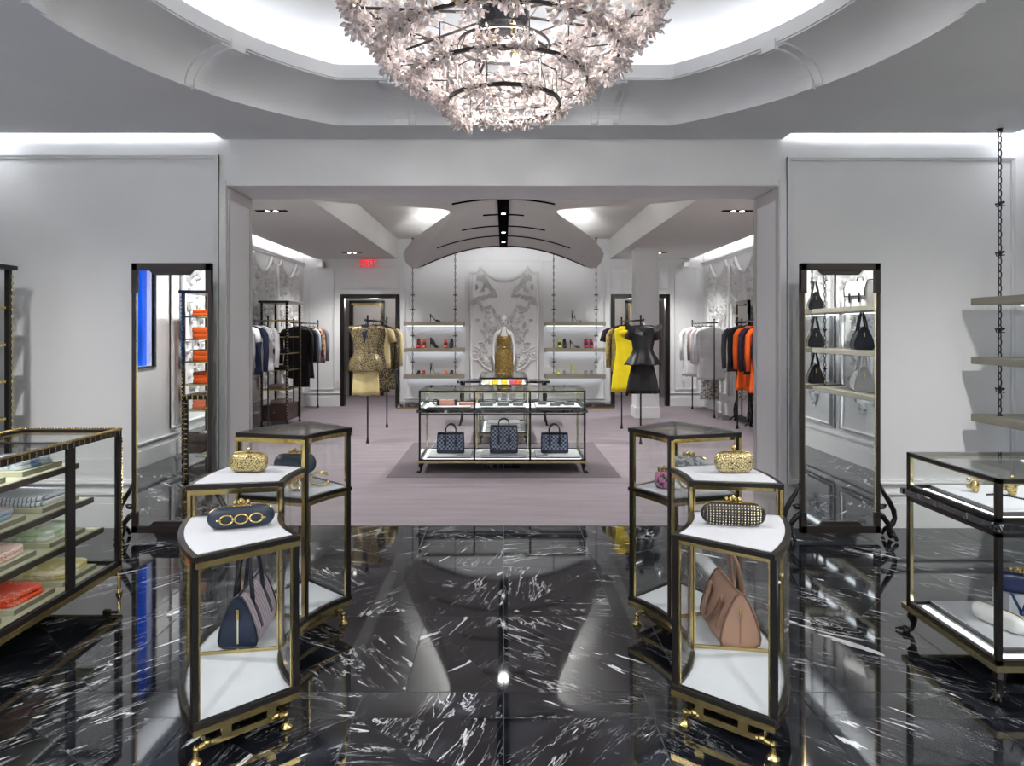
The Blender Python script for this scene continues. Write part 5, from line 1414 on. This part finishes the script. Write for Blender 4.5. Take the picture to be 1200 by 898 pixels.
b.loft([[(-.07, -.022, -.07), (-.05, -.022, -.07), (-.05, -.013, -.07), (-.07, -.013, -.07)], [(-.02, -.022, .045), (0.0, -.022, .045), (0.0, -.013, .045), (-.02, -.013, .045)]])
b.loft([[(-.02, -.022, -.07), (.0, -.022, -.07), (.0, -.013, -.07), (-.02, -.013, -.07)], [(-.07, -.022, .045), (-.05, -.022, .045), (-.05, -.013, .045), (-.07, -.013, .045)]])
lt(.018, [(0,0,.02,.1)]); lt(.055, [(0,.082,.075,.1), (.028,0,.047,.082)])
b.build('letters', M['exitred'], t_)
for x, lb in ((-3.52, 'white wall outlet left of the left doorway'), (3.83, 'white wall outlet beyond the white garments on the back wall')):
    t_ = thing('wall_outlet', (x, 14.498, .47), lb, 'outlet'); MB().box(-.06, -.01, -.09, .06, 0, .09).build('plate', M['relief'], t_, bevel=.004)
    b = MB(); 
    for zz in (-.035, .035): b.box(-.02, -.012, zz-.02, .02, -.0101, zz+.02)
    b.build('sockets', M['whitemetal'], t_)
for x, lb in ((-3.85, 'small white speaker box at the ceiling, left back corner'), (3.85, 'small white speaker box at the ceiling, right back corner')):
    t_ = thing('speaker_box', (x, 14.38, 3.0), lb, 'speaker'); MB().box(-.06, -.05, -.06, .06, .11, .06).build('case', M['relief'], t_, bevel=.01); MB().box(-.045, -.053, -.045, .045, -.0505, .045).build('grille', M['whitemetal'], t_)
# ================================================================== GARMENTS
FM = {}
def fm(key):
    if key in FM: return FM[key]
    P = {'gold': ('blotch', S(40, 34, 26), S(160, 144, 104), 85), 'cream': ('plain', S(206, 190, 138), None, 8), 'blackgold': ('spots', S(26, 24, 24), S(150, 130, 82), 60),
         'black': ('plain', S(15, 14, 17), None, 8), 'navy': ('plain', S(22, 32, 62), None, 8), 'satin': ('plain', S(13, 11, 17), None, 8), 'white': ('plain', S(238, 238, 240), None, 8), 'grey': ('plain', S(128, 130, 134), None, 8),
         'lightblue': ('plain', S(170, 184, 200), None, 8), 'print': ('blotch', S(206, 176, 130), S(150, 60, 60), 14), 'yellow': ('plain', S(240, 216, 20), None, 8), 'purple': ('plain', S(34, 26, 50), None, 8),
         'leopard': ('spots', S(176, 158, 96), S(34, 30, 26), 70), 'orange': ('plain', S(240, 98, 24), None, 8), 'darkgrey': ('plain', S(70, 72, 76), None, 8), 'taupe': ('plain', S(160, 140, 136), None, 8),
         'lace': ('blotch', S(214, 212, 208), S(130, 124, 120), 26), 'cheer': ('stripe', S(225, 226, 230), S(60, 70, 110), 6)}
    k, c, c2, s_ = P[key]; FM[key] = fabric('cloth_'+key, c, c2, k, s_, .4 if key in ('gold', 'satin') else .85, .35 if key == 'gold' else 0); return FM[key]
KIND = {
 'shirt': ([(-.075, .05, .035), (-.10, .12, .045), (-.13, .19, .05), (-.18, .21, .055), (-.30, .195, .055), (-.55, .195, .055), (-.78, .21, .06)], .56),
 'tee': ([(-.075, .06, .035), (-.10, .13, .045), (-.13, .20, .05), (-.18, .21, .055), (-.40, .205, .055), (-.70, .21, .055)], .20),
 'jacket': ([(-.07, .06, .04), (-.10, .15, .05), (-.13, .215, .06), (-.2, .225, .07), (-.45, .20, .065), (-.80, .225, .075)], .60),
 'coat': ([(-.07, .06, .04), (-.10, .15, .05), (-.13, .21, .06), (-.2, .215, .07), (-.5, .20, .065), (-.9, .235, .08), (-1.05, .25, .08)], .58),
 'dress': ([(-.08, .09, .035), (-.12, .17, .045), (-.2, .185, .05), (-.38, .155, .05), (-.5, .165, .06), (-.8, .215, .07), (-1.05, .24, .075)], 0),
 'gown': ([(-.08, .09, .035), (-.12, .17, .045), (-.2, .185, .05), (-.38, .155, .05), (-.5, .165, .06), (-.9, .21, .07), (-1.35, .26, .08), (-1.58, .28, .08)], 0),
 'peplum': ([(-.07, .10, .05), (-.09, .19, .06), (-.12, .225, .07), (-.2, .20, .08), (-.38, .145, .075), (-.46, .15, .08), (-.56, .215, .11), (-.68, .235, .12), (-.71, .22, .12)], 0),
 'flared': ([(-.07, .12, .05), (-.10, .21, .07), (-.15, .20, .07), (-.28, .155, .07), (-.40, .135, .07), (-.45, .15, .08), (-.56, .215, .12), (-.62, .25, .14)], .12),
 'skirt': ([(-.62, .13, .06), (-.66, .16, .07), (-.85, .175, .07), (-1.05, .185, .07)], 0),
 'pleats': ([(-.55, .14, .08), (-.62, .16, .09), (-.80, .20, .11), (-.98, .225, .12)], 0),
 'trousers': ([(-.50, .09, .03), (-.70, .13, .035), (-1.1, .12, .03)], 0),
}
def garment(kind, loc, label, m, group, rz=0.0, sc_=1.0, m2=None, hanger=True, zshift=0.0, name=None, cat=None):
    nm = name or {'shirt': 'hanging_shirt', 'tee': 'hanging_shirt', 'jacket': 'hanging_jacket', 'coat': 'hanging_coat', 'dress': 'hanging_dress', 'gown': 'hanging_gown', 'peplum': 'hanging_vest', 'flared': 'hanging_jacket', 'skirt': 'hanging_skirt', 'pleats': 'pleated_skirt', 'trousers': 'hanging_trousers'}[kind]
    t_ = thing(nm, loc, label, cat or {'tee': 'shirt', 'peplum': 'top', 'flared': 'jacket', 'pleats': 'skirt', 'gown': 'dress'}.get(kind, kind), group, rz); t_.scale = (sc_, 1, 1)
    prof, sl = KIND[kind]
    rnd = random.Random(hash(label) % 1000 if False else sum(map(ord, label)))
    N = 36; rl = []; ph = rnd.uniform(0, 6)
    zt = prof[0][0]; zb_ = prof[-1][0]
    # densify
    dense = []
    for (z0, a0, d0), (z1, a1, d1) in zip(prof[:-1], prof[1:]):
        for k in range(3): u = k/3; dense.append((z0+(z1-z0)*u, a0+(a1-a0)*u, d0+(d1-d0)*u))
    dense.append(prof[-1])
    nf = 16 if kind == 'pleats' else rnd.choice([5, 6, 7])
    for z, a, d in dense:
        dn = (zt-z)/(zt-zb_); amp = (.22 if kind in ('pleats', 'flared', 'gown') else .13)*dn
        rg = []
        for q in range(N):
            th = 2*pi*q/N; f = 1+amp*sin(nf*th+ph+dn*1.2)*.8
            rg.append((a*cos(th)*(1+.25*(f-1)), d*sin(th)*f+.01*dn*sin(3*th+ph), z+zshift+.006*dn*sin(nf*th)))
        rl.append(rg)
    b = MB(); b.loft(rl); b.build('cloth', fm(m), t_, smooth=True)
    if sl:
        for s_ in (-1, 1):
            q = MB(); w0 = prof[3][1]
            q.tube([(s_*(w0-.035), 0, -.125+zshift), (s_*(w0+.0), 0, -.16+zshift), (s_*(w0+.035), .005, -.22+zshift), (s_*(w0+.045), .012, -.16-sl*.5+zshift), (s_*(w0+.04), -.012, -.16-sl+zshift)] if sl > .3 else [(s_*(w0-.05), 0, -.12+zshift), (s_*(w0+.01), 0, -.16+zshift), (s_*(w0+.05), 0, -.20-sl*.6+zshift)], [.035, .05, .052, .047, .042] if sl > .3 else [.035, .058, .062], 10, flat=.8)
            q.build('sleeve', fm(m), t_, smooth=True)
    if kind in ('peplum',):
        q = MB(); q.loft([[(-.05, -.055, -.06), (.05, -.055, -.06), (.05, -.04, -.06), (-.05, -.04, -.06)], [(-.03, -.083, -.2), (.03, -.083, -.2), (.03, -.05, -.2), (-.03, -.05, -.2)], [(-.003, -.082, -.32), (.003, -.082, -.32), (.003, -.05, -.32), (-.003, -.05, -.32)]]); q.build('neck_insert', fm('navy'), t_)
        for s_ in (-1, 1): q = MB(); q.ball((s_*.19, 0, -.11), .05, 8, sc_=(1, 1.2, .8)); q.build('shoulder_cap', fm(m), t_, smooth=True)
    if kind == 'flared':
        q = MB()
        for s_ in (-1, 1): q.loft([[(s_*.02, -.08, -.16), (s_*.02, -.10, -.22), (s_*.01, -.07, -.2)], [(s_*.12, -.10, -.10), (s_*.13, -.12, -.18), (s_*.12, -.08, -.17)], [(s_*.24, -.04, -.04), (s_*.25, -.06, -.13), (s_*.23, 0, -.12)]])
        q.build('ruffle_collar', fm(m), t_, smooth=False)
    if m2:
        q = MB(); z = -.28; q.loft([[(x*1.02*cos(2*pi*k/24)*1.0, y*1.06*sin(2*pi*k/24)-.0, zz+zshift) for k in range(24)] for x, y, zz in ((.21, .07, -.2), (.2, .07, -.32))]); q.build('band', fm(m2), t_, smooth=True)
    if hanger:
        q = MB(); q.tube([(-.17, 0, -.115), (-.02, 0, -.065), (0, 0, -.055), (.02, 0, -.065), (.17, 0, -.115)], .008, 6)
        q.tube([(0, 0, -.055), (0, 0, -.02), (.014, 0, -.008), (.02, 0, .008), (.012, 0, .02), (0, 0, .024), (-.014, 0, .016)], .0028, 5); q.build('hanger', M['black'], t_)
    return t_
def rail(x, y0, y1, z, label, posts=(0, 1), base=True):
    t_ = thing('garment_rail', (x, (y0+y1)/2, 0), label, 'clothes rail'); h = (y1-y0)/2
    b = MB(); b.tube([(0, -h-.17, z), (0, h+.04, z)], .013, 8); b.build('top_bar', M['black'], t_, smooth=True)
    for k in posts:
        y = -h if k == 0 else h
        q = MB(); q.lathe([(.012, .006), (.012, z+.05), (.004, z+.055)], (0, y, 0), 10); q.lathe([(.0, .004), (.024, .004), (.024, .02), (.014, .07), (.013, .08)], (0, y, 0), 12); q.ball((0, y, z+.06), .018, 8); q.build('post', M['black'], t_, smooth=True, auto=True)
    return t_
# gold rail, left of centre
rail(-1.93, 9.7, 11.3, 1.75, 'free-standing black rail with the gold brocade garments')
G = 'garments on the gold rail'
garment('peplum', (-1.935, 9.585, 1.75), 'sleeveless gold brocade peplum top at the front of the left centre rail', 'gold', G, sc_=1.05)
garment('skirt', (-1.935, 9.60, 1.75), 'cream knee-length skirt under the gold brocade top', 'cream', G, zshift=0, sc_=1.05)
garment('dress', (-1.93, 10.12, 1.75), 'long-waisted gold and black brocade dress behind the gold top', 'blackgold', G)
garment('tee', (-1.93, 10.36, 1.75), 'cream blouse hanging behind the brocade dress on the left centre rail', 'cream', G)
garment('coat', (-1.93, 10.62, 1.75), 'black and gold dotted coat dress on the left centre rail', 'blackgold', G)
garment('dress', (-1.93, 10.88, 1.75), 'black dress with a lace hem on the left centre rail', 'black', G, sc_=1.05)
garment('shirt', (-1.93, 11.12, 1.75), 'cream long-sleeved blouse farthest back on the left centre rail', 'cream', G)
# black and yellow rail, right of centre
rail(1.93, 9.6, 11.15, 1.75, 'free-standing black rail with the black peplum jacket and yellow dress')
G = 'garments on the black and yellow rail'
garment('flared', (1.93, 9.45, 1.75), 'black ruffled peplum jacket at the front of the right centre rail', 'satin', G, sc_=1.02)
garment('pleats', (1.93, 9.47, 1.75), 'black pleated skirt under the black peplum jacket', 'black', G, zshift=-.03)
garment('dress', (1.80, 10.05, 1.75), 'bright yellow dress with a bow on the right centre rail', 'yellow', G, sc_=.9)
b = MB(); b.ball((-.05, -.07, -.18), .06, 8, sc_=(1.2, .6, .8)); b.ball((.05, -.07, -.16), .06, 8, sc_=(1.2, .6, .8)); b.ball((0, -.09, -.17), .03, 6)
b.build('bow', fm('yellow'), [o for o in bpy.data.objects if o.get('label', '').startswith('bright yellow dress')][0], smooth=True)
garment('dress', (1.88, 10.35, 1.75), 'leopard print dress hanging behind the yellow dress', 'leopard', G)
garment('shirt', (1.88, 10.62, 1.75), 'leopard print blouse second from the back of the right centre rail', 'leopard', G)
garment('tee', (1.86, 10.90, 1.75), 'dark purple short-sleeved top farthest back on the right centre rail', 'purple', G, sc_=1.05)
# left wall rail near
rail(-3.76, 8.6, 10.9, 1.76, 'black wall rail of white and navy garments at the left, nearer one')
G = 'white and navy garments on the left wall rail'
L1 = [('tee', 'navy', 'navy short-sleeved top nearest on the left wall rail'), ('shirt', 'white', 'white long-sleeved shirt second on the left wall rail'), ('jacket', 'grey', 'grey jacket with long sleeves on the left wall rail'), ('tee', 'white', 'white short-sleeved top behind the grey jacket, left wall rail'), ('jacket', 'navy', 'navy jacket in the middle of the left wall rail'), ('tee', 'cheer', 'white top with navy stripes on the left wall rail'), ('shirt', 'white', 'white shirt farthest back on the left wall rail')]
for k, (kd, m, lb) in enumerate(L1): garment(kd, (-3.76, 8.95+k*.27, 1.76), lb, m, G)
garment('trousers', (-3.70, 9.355, 1.76), 'navy trousers hanging low under the left wall rail shirts', 'navy', G, zshift=-.05, sc_=1.1)
# left rail far
rail(-3.86, 12.55, 14.2, 1.75, 'black wall rail of dark garments at the left back corner')
G = 'dark garments on the left back rail'
L2 = [('jacket', 'black', 'black jacket nearest on the left back corner rail'), ('coat', 'black', 'long black coat second on the left back corner rail'), ('shirt', 'lightblue', 'pale blue shirt on the left back corner rail'), ('shirt', 'print', 'cream and red printed shirt on the left back corner rail'), ('jacket', 'grey', 'grey jacket farthest back on the left back corner rail')]
for k, (kd, m, lb) in enumerate(L2): garment(kd, (-3.86, 12.72+k*.29, 1.75), lb, m, G, sc_=1.05)
garment('trousers', (-3.80, 12.865, 1.75), 'black trousers hanging low on the left back corner rail', 'black', G, zshift=-.1, sc_=1.2)
# right far rail (white)
rail(3.86, 12.5, 13.95, 1.75, 'black wall rail of white garments at the right back')
G = 'white garments on the right back rail'
L3 = [('coat', 'white', 'large plain white coat nearest on the right back rail'), ('jacket', 'white', 'white jacket with a dark sleeve lining, second on the right back rail'), ('shirt', 'taupe', 'taupe blouse between the white garments on the right back rail'), ('dress', 'white', 'sleeveless white dress on the right back rail'), ('coat', 'white', 'white coat farthest back on the right back rail')]
for k, (kd, m, lb) in enumerate(L3): garment(kd, (3.86, 12.68+k*.27, 1.75), lb, m, G, sc_=1.05)
garment('skirt', (3.88, 12.82, 1.75), 'long white and grey lace skirt hanging below the white coats', 'lace', G, zshift=-.38, sc_=1.0)
# right near rail (orange)
rail(3.82, 8.9, 11.15, 1.75, 'black wall rail of orange and navy garments at the right')
G = 'orange and navy garments on the right rail'
L4 = [('gown', 'orange', 'long orange gown nearest the opening on the right rail'), ('jacket', 'purple', 'dark jacket beside the long orange gown'), ('coat', 'navy', 'navy coat in front of the orange coat on the right rail'), ('coat', 'orange', 'orange coat with long sleeves in the middle of the right rail'), ('jacket', 'purple', 'black jacket behind the middle orange coat, right rail'), ('coat', 'orange', 'orange pleated coat farther back on the right rail'), ('shirt', 'black', 'black blouse near the far end of the right rail'), ('jacket', 'darkgrey', 'dark grey jacket farthest back on the orange rail')]
for k, (kd, m, lb) in enumerate(L4): garment(kd, (3.82 if k else 3.84, 9.15+k*.265, 1.75), lb, m, G)
# folded stacks and bits in the shelf towers
def folded(loc, label, m, w_=.28, d=.24, h=.05, group=None):
    o = scarf_mb(sum(map(ord, label)), w_, d, h).build('folded_garment', fm(m), smooth=True, auto=True); o.location = loc; return T(o, label, 'folded clothes', group)
for z, m, nm in ((.6215, 'taupe', 'lowest shelf'), (.9415, 'black', 'second shelf'), (1.2215, 'navy', 'third shelf'), (1.5015, 'black', 'fourth shelf')):
    folded((-3.81, 11.6, z+.003), 'folded %s garments on the %s of the back shelf tower' % ({'taupe': 'dusky pink'}.get(m, m), nm), m, .3, .3, .07)
folded((-3.81, 11.7, .364), 'dusky pink folded garments on the drawer case of the back shelf tower', 'taupe', .3, .4, .06)
for z, nm in ((.6215, 'lowest'), (.9415, 'second'), (1.2215, 'third'), (1.5015, 'fourth'), (1.7815, 'top')):
    folded((-3.73, 1.75, z+.003), 'folded orange garment on the %s shelf of the tower in the mirror' % nm, 'orange', .34, .5, .14 if nm != 'top' else .08)

# ================================================================== MANNEQUIN
M['mannequin'] = mat('white_gloss_mannequin', S(226, 226, 228), .25, var=.01)
M['golddress'] = fabric('gold_sequin_dress', S(98, 78, 42), S(176, 148, 86), 'blotch', 60, .4, .5)
def mannequin(loc):
    t_ = thing('mannequin', loc, 'white mannequin in a long gold halter dress before the plaster relief', 'mannequin')
    vs_ = []; es = []; rs = []
    def add(p, r, parent=None):
        vs_.append(p); rs.append(r)
        if parent is not None: es.append((parent, len(vs_)-1))
        return len(vs_)-1
    pel = add((0, 0, 1.00), .135); w1 = add((0, 0, 1.14), .105, pel); ch = add((0, -.01, 1.32), .125, w1); up = add((0, 0, 1.43), .10, ch); nk = add((0, 0, 1.53), .048, up); add((0, -.01, 1.60), .045, nk)
    for s_ in (-1, 1):
        sh = add((s_*.15, 0, 1.45), .058, up); el = add((s_*.215, .02, 1.17), .038, sh); wr = add((s_*.215, -.03, .93), .024, el); pa = add((s_*.21, -.045, .87), .026, wr)
        for k, L in enumerate((.07, .082, .086, .08, .06)):
            a = (k-2)*.011
            if k == 0: f = add((s_*.195, -.075, .86), .010, pa); add((s_*.19, -.09, .83), .009, f)
            else: f = add((s_*.212, -.045+a, .83), .009, pa); add((s_*.205, -.05+a, .87-L-.02), .008, f)
        hp = add((s_*.09, 0, .92), .105, pel); kn = add((s_*.085, -.02, .52), .062, hp); ca = add((s_*.085, .01, .36), .056, kn); an = add((s_*.085, .01, .09), .036, ca); add((s_*.095, -.13, .035), .03, an)
    me = bpy.data.meshes.new('body'); me.from_pydata(vs_, es, []); me.materials.append(M['mannequin'])
    o = bpy.data.objects.new('body', me); COL.objects.link(o); o.parent = t_
    sk = o.modifiers.new('skin', 'SKIN'); 
    sv = me.skin_vertices[0].data if me.skin_vertices else None
    if sv is None:
        bm = bmesh.new(); bm.from_mesh(me); ly = bm.verts.layers.skin.verify(); bm.verts.ensure_lookup_table()
        for i, v_ in enumerate(bm.verts): v_[ly].radius = (rs[i], rs[i]*(.78 if i < 4 else 1)); v_[ly].use_root = (i == 0)
        bm.to_mesh(me); bm.free()
    else:
        for i in range(len(vs_)): sv[i].radius = (rs[i], rs[i]*(.78 if i < 4 else 1)); sv[i].use_root = (i == 0)
    ss = o.modifiers.new('sub', 'SUBSURF'); ss.levels = 2; ss.render_levels = 2; sk.use_smooth_shade = True
    # head
    b = MB(); rl = []
    for z, a, d, y in ((0, .018, .02, -.03), (.012, .036, .045, -.025), (.04, .052, .07, -.012), (.08, .066, .085, -.004), (.12, .074, .092, .004), (.16, .075, .095, .008), (.195, .068, .088, .01), (.222, .048, .062, .012), (.236, .018, .022, .012)):
        rl.append([(a*cos(2*pi*k/20), y+d*sin(2*pi*k/20), 1.60+z) for k in range(20)])
    b.loft(rl); b.loft([[( -.006, -.088, 1.72), (.006, -.088, 1.72), (.005, -.078, 1.73), (-.005, -.078, 1.73)], [(-.012, -.108, 1.685), (.012, -.108, 1.685), (.012, -.08, 1.68), (-.012, -.08, 1.68)]])
    for s_ in (-1, 1): b.ball((s_*.076, .008, 1.70), .018, 8, sc_=(.4, 1, 1.3))
    b.build('head', M['mannequin'], t_, smooth=True)
    f = MB()
    for s_ in (-1, 1): f.ball((s_*.030, -.078, 1.718), .016, 8, sc_=(1.2, .5, .8))
    f.ball((0, -.088, 1.652), .012, 8, sc_=(1.7, .5, .6)); f.build('face_details', M['blackleather'], t_, smooth=True)
    # dress
    b = MB(); rl = []
    for z, a, d, am in ((.35, .225, .17, .05), (.60, .205, .15, .04), (.85, .19, .14, .02), (.98, .185, .14, 0), (1.06, .165, .125, 0), (1.14, .135, .105, 0), (1.22, .145, .115, 0), (1.32, .165, .135, 0), (1.38, .155, .125, 0)):
        rl.append([(a*cos(2*pi*k/40)*(1+am*sin(9*2*pi*k/40)), d*sin(2*pi*k/40)*(1+am*sin(9*2*pi*k/40)), z) for k in range(40)])
    b.loft(rl); b.build('dress', M['golddress'], t_, smooth=True)
    b = MB()
    for s_ in (-1, 1): b.tube([(s_*.12, -.09, 1.36), (s_*.07, -.105, 1.44), (s_*.045, -.05, 1.53), (0, .05, 1.55)], [.03, .024, .012, .01], 6, flat=.4)
    b.tube([(-.15, -.05, 1.145), (-.08, -.095, 1.15), (0, -.112, 1.15), (.08, -.095, 1.15), (.15, -.05, 1.145)], .014, 6)
    b.build('halter_trim', M['gold'], t_, smooth=True)
    MB().lathe([(.0, 0), (.16, 0), (.16, .012), (.0, .013)], (0, 0, -.001), 24).build('base', M['whitemetal'], t_)
    return t_
mannequin((0.01, 14.17, .107))
